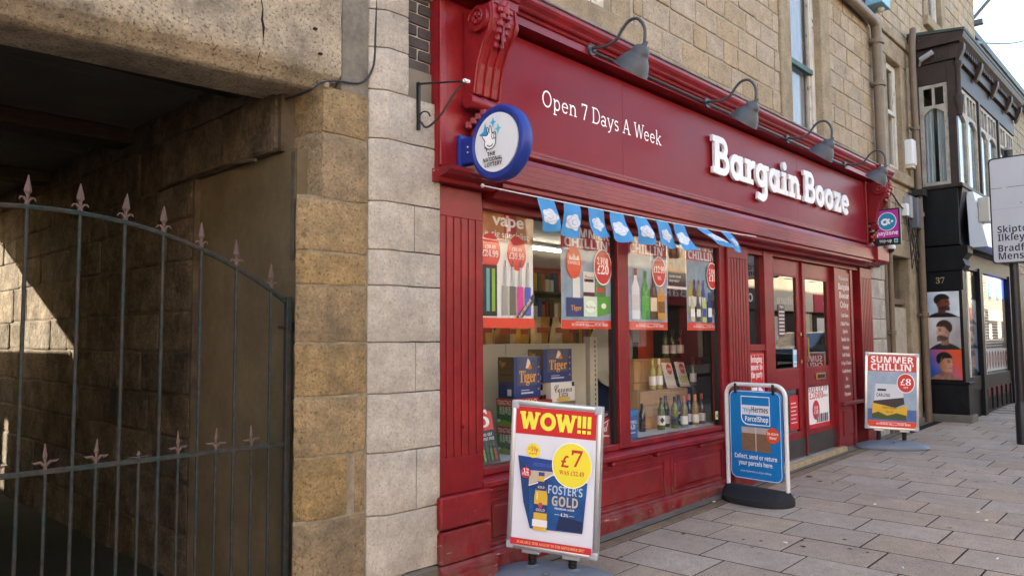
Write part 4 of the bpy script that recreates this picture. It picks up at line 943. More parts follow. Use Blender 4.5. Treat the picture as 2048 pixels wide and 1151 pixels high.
# shelving gondola behind the window display
gd = thing('shelf_unit', 'cream metal shelf unit backing the left window display', 'shelf', (4.7, .9, .15))
for i in range(4): bx('back_panel', CREAM, gd, 3.58+i*.56, 3.58+i*.56+.555, .84, .87, .672, 1.50, bevel=.003)
bx('upright', CREAM, gd, 5.83, 5.95, .80, .88, .15, 1.56, bevel=.004); bx('top_shelf', CREAM, gd, 3.58, 5.83, .87, 1.3, 1.46, 1.5, bevel=.004)
up = MB(); 
for i in range(18): up.box(5.90, 5.912, .797, .7995, .72+i*.046, .745+i*.046)
up.build('slot_holes', BLKM, gd)
CR = ['c89a3a', 'd8c08a', 'b9862c', 'c9b48c', 'a8632a', 'd4b06a', '8a5a2c', 'cbbf9c']
x = 3.75; i = 0
while x < 5.75:
    m_ = MB(); wv = random.uniform(.15, .2); h_ = random.uniform(.2, .27); y0 = 1.0+random.uniform(-.05, .05); ln = random.uniform(-.25, .25)
    nu, nv = 4, 6; vs = []
    for sgn in (-1, 1):
        for v in range(nv+1):
            for u in range(nu+1):
                s_, q = u/nu-.5, v/nv; th = .045*max(0, 1-(2*s_)**2)*math.sin(q*math.pi)**.6
                vs.append((x+wv/2+s_*wv+ln*q*.25, y0+sgn*(th+.002), 1.502+q*h_))
    n_ = (nu+1)*(nv+1); f0 = [(v*(nu+1)+u, v*(nu+1)+u+1, (v+1)*(nu+1)+u+1, (v+1)*(nu+1)+u) for v in range(nv) for u in range(nu)]
    m_.add(vs, f0+[tuple(n_+k for k in f) for f in f0])
    col_ = CR[i % len(CR)]
    tcr = thing('crisp_packet', 'foil snack packet standing on the shelf top, number %d along from the left'.replace('number %d', ['first', 'second', 'third', 'fourth', 'fifth', 'sixth', 'seventh', 'eighth', 'ninth', 'tenth', 'eleventh', 'twelfth', 'thirteenth', 'fourteenth', 'fifteenth', 'sixteenth', 'seventeenth'][min(i, 16)]), 'snack packet', (x+wv/2, y0, 1.5), 'snack packets on the shelf top')
    m_.build('packet', mat('foil_'+col_, col_, .3, metal=.3, bump=.4, bs=25), tcr, smooth=True)
    bx('label_band', flat('b23a24'), tcr, x+wv*.25, x+wv*.75, y0-.05, y0-.047, 1.502+h_*.4, 1.502+h_*.6)
    x += wv*.86; i += 1
# background shelves with bottles
bs_ = thing('wall_shelves', 'tall dark wall shelves at the back of the shop', 'shelf', (7.2, 4.6, .15))
for z in (.5, .95, 1.4, 1.85, 2.3): bx('shelf', DARKW, bs_, 3.2, 11.3, 4.55, 4.88, z, z+.03)
bo = MB(); cols = ['7a1f1f', '2c5a3a', 'b98a2c', '2a3f7a', 'c9c4b4', '5a2c1c', 'a8501c']
bm_ = [flat(c_) for c_ in cols]
for z in (.53, .98, 1.43, 1.88, 2.33):
    x = 3.3
    while x < 11.2:
        bo.cur = random.randrange(len(cols)); w_ = random.uniform(.06, .11); bo.box(x, x+w_, 4.6, 4.7, z, z+random.uniform(.2, .33)); x += w_+random.uniform(.005, .05)
bo.build('stocked_bottles', bm_, bs_, kind='stuff')
op = thing('display_post', 'orange red display post behind the wine bottles', 'display', (6.9, .95, .67)); bx('post', flat('c0481e'), op, 6.95, 7.18, .95, 1.0, .67, 2.2); bx('board', flat('8c7c70'), op, 6.75, 6.95, .98, 1.01, 1.5, 2.1)
rd = thing('round_display_board', 'large round pale board behind the pine crates', 'display', (6.3, .9, .67)); MB().lathe([(0, 0), (.36, 0), (.36, .02), (0, .02)], (6.28, .86, 1.42), 36, 'y').build('disc', flat('a9a79c'), rd); bx('panel', flat('1c2a4c'), rd, 6.05, 6.75, .93, .95, .67, 1.75)

# ---- cartons
def carton(name, label, x0, x1, y0, y1, z0, z1, col, grp='beer cartons in the window'):
    t = thing(name, label, 'carton', ((x0+x1)/2, (y0+y1)/2, z0), grp); bx('box', flat(col), t, x0, x1, y0, y1, z0, z1, bevel=.003)
    return t, Canvas(FRONT(x0, y0-.0005, z0)), Canvas(SIDE(x0-.0005, y1, z0)), x1-x0, z1-z0, y1-y0
ZF = .673
def tsing(z0, lab):
    t, c, s, W, H, D = carton('beer_carton', lab, 4.20, 4.50, .30, .47, z0, z0+.208, '2e6a34')
    for k, L_ in ((c, W), (s, D)):
        k.rect(0, H-.055, L_, H, 'a8322c'); k.text('TSINGTAO', L_/2, H-.047, .036, 'f0e8d8', 'r', w=L_*.85); k.text('青島啤酒', L_*.55, H-.115, .05, 'e8efdc', 'r', w=L_*.7); k.rect(.01, .01, .05, .05, 'cfd6c4')
        k.poly([(0, 0), (L_, 0), (L_, .03), (L_*.5, .05), (0, .02)], '7d9c3a')
    c.build(t); s.build(t)
tsing(ZF, 'green and red Tsingtao beer carton at the bottom of the left stack'); tsing(ZF+.210, 'green and red Tsingtao beer carton second up in the left stack')
def tiger(x0, y0, z0, w_, h_, lab):
    t, c, s, W, H, D = carton('beer_carton', lab, x0, x0+w_, y0, y0+.17, z0, z0+h_, '26356e')
    s.rect(0, H*.40, D, H, '5c4630'); s.text('Tiger', D*.3, H*.78, H*.12, 'd89a3a', 'b', w=D*.4); s.rect(D*.1, H*.55, D*.9, H*.58, '2c2a24'); s.rect(D*.6, .02, D*.85, H*.22, 'd8d8dc')
    c.rect(W*.12, H*.30, W*.85, H, '4c4e6a'); c.text('Tiger', W*.5, H*.38, H*.30, 'f0a83c', 's', w=W*.62); c.poly([(W*.42, H*.72), (W*.5, H*.97), (W*.58, H*.9), (W*.62, H*.72)], 'd8cfc0'); c.poly([(W*.48, H*.7), (W*.6, H*.85), (W*.66, H*.7)], 'd07828')
    c.rect(W*.25, H*.10, W*.7, H*.14, 'c8cade'); c.rect(W*.25, H*.18, W*.55, H*.2, 'c8cade')
    for j in range(4): c.ell(W*.9, H*(.2+.18*j), .008, .008, 'e09a3a', 8)
    c.build(t); s.build(t)
tiger(4.22, .30, ZF+.420, .31, .315, 'navy Tiger beer carton on top of the green cartons')
tiger(4.68, .40, ZF+.518, .37, .27, 'navy Tiger beer carton set further back beside the first')
t, c, s, W, H, D = carton('beer_carton', 'red Tsingtao multipack between the Tiger and Corona cartons', 4.51, 4.72, .34, .5, ZF, ZF+.385, 'a3281f'); c.text('TSINGTAO', W/2, H-.08, .05, 'f2ece0', 'b', w=W*.9)
for j in range(5): MB().lathe([(.012, 0), (.012, .03), (.008, .035)], (4.54+j*.038, .40, ZF+.385), 8).build('bottle_neck', mat('amber_glass', (.08, .03, .01), .15), t)
c.build(t); s.build(t)
t, c, s, W, H, D = carton('beer_carton', 'white Corona Extra carton in the left window', 4.75, 5.06, .38, .56, ZF+.352, ZF+.515, 'e6e2da')
c.text('Corona', W/2, H*.48, .07, '1c1c28', 'x', w=W*.75); c.text('Extra', W/2, H*.24, .05, '23233a', 's', w=W*.4); c.ell(W/2, .02, .09, .02, 'd8b85c'); c.rect(W*.86, H*.75, W*.97, H*.97, '22222c'); s.rect(D*.2, H*.6, D*.5, H*.9, '2c2c34'); s.rect(0, 0, D, H, 'c9ccd2') if False else None; c.build(t); s.build(t)
t, c, s, W, H, D = carton('beer_carton', 'plain brown carton under the Corona carton', 4.75, 5.07, .38, .56, ZF, ZF+.350, '8a7a5c'); c.build(t) if c.mats else None
t, c, s, W, H, D = carton('beer_carton', 'red Budweiser carton at the right edge of the left window', 4.93, 5.16, .10, .32, ZF, ZF+.27, 'b01c24'); c.rect(0, H-.05, W, H, '4a1414'); c.text('FREE BUD CUP', W/2, H-.036, .022, 'f0e6e2', 'b', w=W*.8); c.stroke([(0, H*.35), (W, H*.25)], .01, 'f4eeee'); c.stroke([(0, H*.72), (W*.5, H*.62), (W, H*.74)], .008, 'f4eeee'); c.text('Bud', W*.5, H*.40, .09, 'f6f0f0', 'x', w=W*.85); c.build(t)
bg_ = thing('ice_bag', 'clear bag of snacks leaning on the red Budweiser carton', 'bag', (4.86, .14, ZF)); MB().lathe([(0, 0), (.07, 0), (.085, .05), (.075, .13), (.05, .19), (.02, .22), (.035, .25), (0, .25)], (4.86, .15, ZF), 12).build('bag', mat('cloudy_plastic', (.55, .52, .46), .25, bump=.8, bs=30), bg_, smooth=True); bx('label', flat('c23a22'), bg_, 4.83, 4.90, .058, .062, ZF+.13, ZF+.2)
t, c, s, W, H, D = carton('beer_carton', 'blue Fosters Gold carton standing at the left of the right window', 5.42, 5.64, .14, .30, ZF, ZF+.245, '1a5a9c'); c.text("FOSTER'S", W/2, H*.52, .03, 'dfe8f2', 'b', w=W*.8); c.text('GOLD', W/2, H*.34, .038, 'dfe8f2', 'b', w=W*.6); c.rect(W*.2, H*.2, W*.8, H*.23, 'cfdcec'); c.poly([(0, H*.7), (W, H*.85), (W, H), (0, H)], '2f7fc0'); c.build(t); s.text("FOSTER'S", D/2, H*.52, .03, 'dfe8f2', 'b', w=D*.8); s.build(t)
# card leaning at the left corner of the window
cr = thing('price_card', 'leaning price card with a five pound offer in the left window corner', 'card', (3.75, .12, ZF)); fr = frame((3.60, .105, ZF+.005), (1, 0, .04), (0, .28, .96))
MB(fr).box(0, .27, 0, .36, -.004, 0).build('card', flat('2c3230'), cr); c = Canvas(fr); c.rect(0, .23, .27, .36, 'd4412c'); c.text('£5', .135, .255, .12, 'f6f0ee', 's', w=.2, off=.01); c.text('BUY 3 AND GET', .14, .19, .02, 'e8e8e4', 'b', w=.2); c.text('THE CHEAPEST FREE', .14, .16, .02, 'e8e8e4', 'b', w=.22)
for j in range(5): c.rect(.08+j*.035, .02, .1+j*.035, .10, ['3c7a3c', '7aa03c', '2c5a2c', '5a8a3c', 'b8442c'][j]); c.rect(.086+j*.035, .10, .094+j*.035, .135, '3c6a3c')
c.ell(.035, .1, .02, .035, 'c48a6a', 14); c.build(cr)

# ---- bottles
PB = [(0, 0), (.034, 0), (.0365, .006), (.0365, .175), (.034, .195), (.022, .225), (.0145, .245), (.0135, .29), (.0145, .292), (.0145, .30), (0, .30)]
def bottle(x, y, z, gcol, lcol, ccol, label, s=1.0, prof=PB, diamond=None, low=False):
    t = thing('bottle', label, 'bottle', (x, y, z), 'bottles in the right window')
    MB().lathe([(r*s, h*s) for r, h in prof], (x, y, z), 14).build('glass_body', mat('bottle_'+gcol, gcol, .12, spec=.7), t, smooth=True)
    l0, l1 = (.03, .11) if low else (.045, .135)
    MB().lathe([(.0372*s, l0*s), (.0374*s, l1*s)], (x, y, z), 14).build('label', flat(lcol), t, smooth=True)
    MB().lathe([(.0155*s, .245*s), (.0155*s, .30*s), (.012*s, .304*s), (0, .304*s)], (x, y, z), 10).build('capsule', mat('foil_cap_'+ccol, ccol, .35), t, smooth=True)
    if diamond:
        f_ = frame((x, y-.038*s, z+.09*s), (1, 0, 0)); 
        MB(frame((x-.0268*s, y-.0268*s, z+.09*s), (.7071, -.7071, 0))).add([(-.022, 0, .001), (0, -.03, .001), (.022, 0, .001), (0, .03, .001)], [(0, 1, 2, 3)]).build('emblem', flat(diamond), t, recalc=False)
def at_floor(px, py, z=ZF): P = PZ(px, py, z); return P.x, max(P.y, .13)
fr_ = [(1323, 858, '5a6420', 'ece8de', '22262c', 'white wine bottle with black diamond label, leftmost of the front row', '20242c'), (1332, 852, '1c2a3c', 'e6e2da', '1c2030', 'dark bottle half hidden behind the diamond label bottle', None), (1350, 855, '7a7a2c', '2a2c30', '20242c', 'pale wine bottle with a dark banded label in the front row', None), (1358, 849, '202c3c', 'dcd8d0', '1a2432', 'dark bottle behind the banded label bottle', '20242c'), (1369, 853, '8a7848', 'eeeae2', 'c8735a', 'wine bottle with coral cap and plain white label', None), (1379, 848, '1e2c50', 'e6dfda', 'c8735a', 'navy bottle with coral cap behind the plain label bottle', None), (1391, 849, '8a7038', 'e8e2d4', 'cc7a4c', 'golden wine bottle with orange cap in the front row', None), (1404, 846, '2a2622', 'e4dcd4', 'c05a34', 'dark wine bottle with orange cap, rightmost of the front row', None)]
for px, py, g, l, cpc, lab, dm in fr_:
    x, y = at_floor(px, py); bottle(x, y, ZF, g, l, cpc, lab, 1.0, diamond=dm, low=dm is None)
x, y = at_floor(1285, 862); bottle(x, y, ZF, '2c2019', '1c1a18', '2a2622', 'dark rum bottle with a paper tag beside the blue carton', .85); bottle(x+.13, y+.10, ZF, '232a4c', '2a3a7a', '2a3a6a', 'slim navy bottle behind the dark rum bottle', .92)
# wooden crates as steps
def crate(name, label, x0, x1, y0, y1, z0, z1):
    t = thing(name, label, 'crate', ((x0+x1)/2, (y0+y1)/2, z0), 'pine display crates')
    bx('top_board', WOOD, t, x0, x1, y0, y1, z1-.015, z1, bevel=.002)
    n = 3; hh = (z1-.016-z0)/n
    for i in range(n): bx('slat', WOOD, t, x0, x1, y0, y0+.012, z0+i*hh+.002, z0+(i+1)*hh-.002, bevel=.002)
    bx('side_board', WOOD, t, x0, x0+.012, y0+.013, y1, z0, z1-.016); bx('side_board', WOOD, t, x1-.012, x1, y0+.013, y1, z0, z1-.016)
crate('pine_crate', 'low pine display crate behind the front row of bottles', 6.10, 6.98, .42, .60, ZF, ZF+.36)
crate('pine_crate', 'upper pine display crate holding two price cards', 6.28, 6.96, .605, .79, ZF+.0, ZF+.66)
for px, lab, cp_ in ((1305, 'white wine bottle with yellow cap on the low pine crate', 'b8b44c'), (1318, 'white wine bottle with cream cap on the low pine crate', 'd8d0b0')):
    P = PY(px, 740, .50); bottle(P.x, .50, ZF+.361, 'a89a4c', 'ece8e0', cp_, lab)
for px, g, lab in ((1331, '4a5a2c', 'green wine bottle on the upper crate, left of three'), (1346, '4c4420', 'olive wine bottle on the upper crate, middle of three'), (1361, '4a1c20', 'red wine bottle on the upper crate, right of three')):
    P = PY(px, 690, .7); bottle(P.x, .7, ZF+.661, g, 'e6e2da', '2c2c30', lab)
P = PY(1386, 740, .5); bottle(P.x, .5, ZF+.361, '4c4a40', 'e8e6e4', '2c2420', 'single wine bottle right of the price cards')
for px, lab, pr, cc in ((1345, 'tilted white price card with bottles, left of two on the crate', '£8.50', 'd8d4c8'), (1371, 'tilted price card with yellow bottles, right of two on the crate', '£8.99', 'c8c84c')):
    P = PY(px, 778, .5); t = thing('price_card', lab, 'card', (P.x, .5, ZF+.36), 'price cards on the pine crate'); f_ = frame((P.x-.095, .50, ZF+.365), (1, 0, -.06), (.06, .3, .95))
    MB(f_).box(0, .19, 0, .27, -.004, 0).build('card', flat('ece6e2'), t); c = Canvas(f_); c.ell(.12, .2, .052, .058, 'c8402c', 20); c.text(pr, .12, .185, .03, 'fbf6f2', 's', w=.08)
    for j in range(5): c.rect(.02+j*.033, .04, .042+j*.033, .12, cc); c.rect(.028+j*.033, .12, .035+j*.033, .16, 'a8a480')
    c.rect(0, 0, .19, .03, 'd4c0ba'); c.build(t)
st_ = thing('sticker', 'tiny cream security sticker at the lower right corner of the display window', 'sticker', (6.9, .04, .75)); bx('label', flat('d8d49c'), st_, 6.86, 6.91, .042, .0455, .74, .82); c = Canvas(FRONT(6.86, .0415, .74)); c.rect(.01, .02, .04, .05, '5a6a3c'); c.build(st_)

# ================================================================== POSTERS
def poster(label, px0, px1, py0, py1, y=.060, bgc='eef0f2', grp='posters in the display windows'):
    A, B = PY(px0, (py0+py1)/2, y), PY(px1, (py0+py1)/2, y); z1 = (PY(px0, py0[0] if isinstance(py0, tuple) else py0, y)).z; z0 = PY(px0, py1, y).z
    x0, x1 = A.x, B.x
    t = thing('poster', label, 'poster', ((x0+x1)/2, y, z0), grp); bx('sheet', flat(bgc), t, x0, x1, y, y+.001, z0, z1)
    return t, Canvas(FRONT(x0, y-.0003, z0)), x1-x0, z1-z0
SCB = mat('poster_blue_grey', '9fb0c0', .45, col2='8397ab', sc=5)
def sc_art(c, W, H, lines, art):
    c.rect(0, 0, W, H, 'eceef0'); c.rect(.0, H*.075, W, H*.78, SCB); c.rect(0, H*.775, W, H, 'c8382c'); c.rect(0, 0, W, H*.085, 'd8442c')
    c.text('SUMMER', W/2, H*.895, H*.088, 'f4ecea', 'b', w=W*.88, off=.012); c.text("CHILLIN'", W/2, H*.79, H*.092, 'f4ecea', 'b', w=W*.88, off=.012)
    c.text('SUMMER', W*.30, H*.03, H*.026, 'fbf0ee', 's', w=W*.24); c.text('Cheers', W*.52, H*.026, H*.032, 'fbf0ee', 'x', w=W*.17); c.text('START HERE', W*.75, H*.03, H*.026, 'fbf0ee', 's', w=W*.27); c.rect(W*.25, H*.062, W*.8, H*.068, 'f0d0c8')
    art(c, W, H)
    r = W*.17; u, v = W*.78, H*.62
    c.ell(u, v, r*1.08, r*1.3, 'f6f2f0'); c.ell(u, v, r, r*1.2, 'c4302a')
    for t, dv, h_, w_ in lines: c.text(t, u, v+dv*r, h_*r, 'fbf6f4', 's', w=w_*r)
def art_beer(c, W, H):
    c.rect(W*.2, H*.28, W*.34, H*.50, 'e8e8e4'); c.rect(W*.40, H*.28, W*.62, H*.56, 'e4e4dc'); c.rect(W*.42, H*.46, W*.6, H*.49, '22222c'); c.rect(W*.40, H*.28, W*.62, H*.36, '2c2c2c'); c.rect(W*.63, H*.25, W*.84, H*.50, '3a7a44'); c.rect(W*.66, H*.37, W*.80, H*.41, 'c03028')
    c.rect(W*.08, H*.12, W*.4, H*.30, '28346a'); c.text('Tiger', W*.26, H*.18, H*.05, 'e09a3c', 's', w=W*.2); c.poly([(W*.40, H*.12), (W*.66, H*.12), (W*.66, H*.32), (W*.40, H*.32)], 'cfe0c8'); c.poly([(W*.66, H*.12), (W*.92, H*.16), (W*.92, H*.33), (W*.66, H*.32)], '4c9a34'); c.ell(W*.53, H*.22, W*.1, H*.06, 'e8f0e0'); c.text('Carlsberg', W*.53, H*.205, H*.035, '2c6a34', 'x', w=W*.18); c.ell(W*.79, H*.23, W*.05, H*.028, 'e8e4d0'); c.text('Corona', W*.51, H*.5, H*.03, '22222c', 'x', w=W*.17)
    c.ell(W*.22, H*.64, W*.14, W*.19, 'd8502c'); c.text('CHOICE', W*.22, H*.62, H*.03, 'f4ece4', 'b', w=W*.22); c.poly([(W*.12, H*.66), (W*.14, H*.71), (W*.18, H*.68), (W*.22, H*.73), (W*.26, H*.68), (W*.30, H*.71), (W*.32, H*.66)], 'f0d8cc')
def pbot(c, u, v, w_, h_, col, lab, cap):
    c.poly([(u-w_/2, v), (u+w_/2, v), (u+w_/2, v+h_*.62), (u+w_*.18, v+h_*.78), (u+w_*.18, v+h_*.97), (u-w_*.18, v+h_*.97), (u-w_*.18, v+h_*.78), (u-w_/2, v+h_*.62)], col); c.rect(u-w_*.46, v+h_*.18, u+w_*.46, v+h_*.48, lab); c.rect(u-w_*.2, v+h_*.86, u+w_*.2, v+h_, cap)
def art_spirit(c, W, H):
    for u, col, lab, cap, h_ in ((.18, 'e4e6e8', 'd8d4d0', '8a2c24', .52), (.42, '3f9a3c', '58b04c', '2f7a34', .50), (.63, '4a2c18', 'd8c8a0', '3a2a20', .48), (.83, 'c88a28', '7a4a1c', 'b07828', .40)): pbot(c, W*u, H*.11, W*.19, H*h_, col, lab, cap)
def art_wine(c, W, H):
    for u, v, col, lab, cap, h_ in ((.10, .2, 'a8a83c', 'dcd8d0', 'b0b05c', .36), (.22, .2, '3a3020', 'e0dcd4', '4a2c2c', .36), (.36, .2, '8a8a5c', 'e4e0d8', '7a2c3c', .36), (.50, .2, '4c5a8a', 'e8e4dc', '3a4aa0', .36), (.80, .18, '5a5a4c', '2a2c2c', '3a3430', .34), (.94, .18, '2a2420', 'd8d4c8', '2c2420', .34), (.14, .10, 'c0bca0', 'ecebe4', 'c8c4b4', .28), (.32, .10, '3c3430', 'd4d0c8', '4a4440', .28), (.50, .09, 'a8b46c', '2c3a8a', '2c3a9a', .32), (.68, .09, '1c2c6a', 'd8d8dc', '2c3a9a', .34)): pbot(c, W*u, H*v, W*.13, H*h_, col, lab, cap)
def art_crates(c, W, H):
    c.rect(0, H*.09, W, H*.25, mat('poster_deep_blue', '4a68a0', .45, col2='3c5890', sc=8)); c.poly([(W*.13, H*.36), (W*.16, H*.60), (W*.72, H*.60), (W*.74, H*.42)], 'c9ccd2'); c.poly([(W*.13, H*.36), (W*.74, H*.42), (W*.76, H*.33), (W*.55, H*.27), (W*.1, H*.31)], '2a2426'); c.text('CARLING', W*.32, H*.42, H*.045, '1c1c20', 'b', w=W*.28); c.rect(W*.2, H*.50, W*.38, H*.53, '20222a')
    c.poly([(W*.09, H*.115), (W*.80, H*.11), (W*.82, H*.31), (W*.6, H*.27), (W*.10, H*.33)], 'd8a828'); c.poly([(W*.09, H*.115), (W*.80, H*.11), (W*.8, H*.17), (W*.6, H*.20), (W*.4, H*.16), (W*.22, H*.21), (W*.09, H*.18)], '3a4a1c'); c.text('THATCHERS', W*.45, H*.255, H*.032, '2c2818', 's', w=W*.3); c.text('Gold', W*.45, H*.20, H*.04, '7a5a10', 'x', w=W*.16)
t, c, W, H = poster('vape and e-cig specialist poster at the left edge of the window', 964, 1066, 416, 655, bgc='e9e6e2')
c.rect(0, H*.74, W, H, mat('poster_orange', 'c98a58', .45, col2='a86a44', sc=6)); c.rect(W*.42, H*.80, W*.66, H, 'b03828'); c.text('vape', W*.5, H*.875, H*.11, 'f4f0ec', 'r', w=W*.62, off=.025); c.text('e-cig specialist', W*.48, H*.775, H*.06, 'f2ece8', 'r', w=W*.86, off=.01)
for u, pr in ((.15, '£24.99'), (.66, '£39.99')): c.ell(W*u, H*.65, W*.19, W*.235, 'd8463a'); c.text(pr, W*u, H*.60, H*.055, 'fbf2ee', 's', w=W*.30); c.text('£30.49', W*u, H*.67, H*.03, 'f6dcd4', 's', w=W*.2)
c.rect(0, H*.10, W*.27, H*.53, '2c3234')
for j, cc in enumerate(('6ab0b4', '8ab43c')): c.rect(W*(.07+.1*j), H*.14, W*(.13+.1*j), H*.50, cc)
for j, cc in enumerate(('a8a49c', '6a6458', 'd03c8a', '5a5cb8')): c.rect(W*(.36+.15*j), H*.11, W*(.48+.15*j), H*.36, cc); c.rect(W*(.40+.15*j), H*.36, W*(.45+.15*j), H*.53, 'b4b8b8'); c.rect(W*(.415+.15*j), H*.53, W*(.435+.15*j), H*.58, '5a5c60')
c.poly([(W*.62, H*.09), (W*.75, H*.09), (W, H*.24), (W, H*.32)], '4a4440'); c.text('PLUS 1 FREE LIQUID', W*.82, H*.165, H*.025, 'eee8e2', 'b', w=W*.34, rot=.82); c.rect(0, 0, W, H*.085, 'd6442e'); c.build(t)
t, c, W, H = poster('Summer Chillin poster with beer multipacks at 2 for £20', 1122, 1225, 446, 657); sc_art(c, W, H, (('2 FOR', .18, .5, 1.3), ('£20', -.5, .65, 1.35)), art_beer); c.build(t)
t, c, W, H = poster('Summer Chillin poster with four spirit bottles at £12.99', 1255, 1333, 462, 659); sc_art(c, W, H, (('£12.99', -.1, .55, 1.7), ('70CL', -.7, .3, .6)), art_spirit); c.build(t)
t, c, W, H = poster('small whisky poster hanging between two Summer Chillin posters', 1333, 1372, 489, 576, bgc='e2e0da')
c.rect(W*.04, H*.38, W*.96, H*.97, mat('poster_amber', 'b07a44', .45, col2='6a4426', sc=9)); 
for u in (.22, .5, .78): pbot(c, W*u, H*.45, W*.2, H*.5, '5a3218', '1c1a18', '1a1614')
c.rect(W*.04, H*.06, W*.96, H*.38, '26221f'); c.text('DISCOVER THE NEW', W*.4, H*.26, H*.05, 'e8e2da', 'b', w=W*.6); c.text('OLD NO.7', W*.35, H*.16, H*.05, 'e8e2da', 'b', w=W*.5); c.build(t)
t, c, W, H = poster('Summer Chillin poster with many wine bottles at 2 for £10', 1373, 1435, 478, 660); sc_art(c, W, H, (('2 FOR', .18, .5, 1.3), ('£10', -.5, .65, 1.35)), art_wine); c.build(t)
# door and side light notices
def notice(label, x0, x1, z0, z1, y, bgc): 
    t = thing('notice', label, 'notice', ((x0+x1)/2, y, z0), 'notices on the doors'); bx('sheet', flat(bgc), t, x0, x1, y, y+.001, z0, z1); return t, Canvas(FRONT(x0, y-.0003, z0)), x1-x0, z1-z0
t, c, W, H = notice('red notice about party supplies under the side window', 7.58, 7.92, .75, 1.38, .017, 'b8202a'); c.stroke([(.02, .02), (W-.02, .02), (W-.02, H-.02), (.02, H-.02), (.02, .02)], .006, 'f0e4e2'); 
for i, s_ in enumerate(('bringing', 'more to', 'the party')): c.text(s_, W*.46, H*(.84-.13*i), .075, 'f6eeec', 's', w=W*.78)
c.rect(W*.06, H*.1, W*.45, H*.42, 'e8e4e4'); c.rect(W*.52, H*.06, W*.92, H*.46, 'ece8ea'); c.poly([(W*.55, H*.46), (W*.92, H*.46), (W*.92, H*.33)], 'c02c8c'); c.stroke([(W*.62, H*.1), (W*.66, H*.3), (W*.8, H*.12), (W*.84, H*.3)], .016, 'b8247c'); c.ell(W*.25, H*.28, .03, .04, '4a4a50'); c.build(t)
t, c, W, H = notice('small blue and white sticker on the left door glass', 8.80, 8.93, 1.19, 1.40, .064, '8cc4e0'); c.rect(.01, .01, W-.01, .07, 'e4eef4'); c.text('VISA', W/2, .025, .03, '2a4a90', 'b', w=W*.7); c.rect(.01, .15, W-.01, .2, 'dbe8f0'); c.build(t)
t, c, W, H = notice('dark opening hours list on the left door glass', 8.42, 8.60, 1.55, 1.92, .064, '4a3638'); 
for i in range(7): c.rect(.02, .03+i*.042, .16, .045+i*.042, 'd8d0d0')
c.text('Open', W/2, H-.035, .03, 'e8e0e0', 's', w=.1); c.build(t)
t, c, W, H = notice('red text notice on the lower left door glass', 8.66, 8.90, .46, .86, .064, 'c42430')
for i in range(6): c.rect(.03, .08+i*.045, .2-.03*(i % 2), .092+i*.045, 'f2dcdc')
c.build(t)
t, c, W, H = notice('white SAVE UP TO £2600 savings poster on the lower right door glass', 9.17, 9.86, .43, .945, .064, 'eeeae8'); c.text('SAVE UP TO', W/2, H*.86, .07, '3a3a42', 's', w=W*.85); c.text('£2600', W*.42, H*.69, .09, 'c0283a', 's', w=W*.62); c.text('PER YEAR', W*.84, H*.71, .03, '3a3a42', 's', w=W*.2); c.ell(W*.38, H*.42, .11, .12, 'c0283a'); c.text('3 FOR', W*.38, H*.44, .04, 'f6eeee', 's', w=.13); c.text('£18', W*.38, H*.33, .05, 'f6eeee', 's', w=.13)
for j in range(6): c.rect(W*(.4+.09*j), H*.12, W*(.47+.09*j), H*.32, ['7a7a80', '9c9ca4', '5a5a64', 'a8a4a8', '6a6870', '8a8890'][j])
c.rect(0, 0, W, H*.1, 'c0283a'); c.build(t)

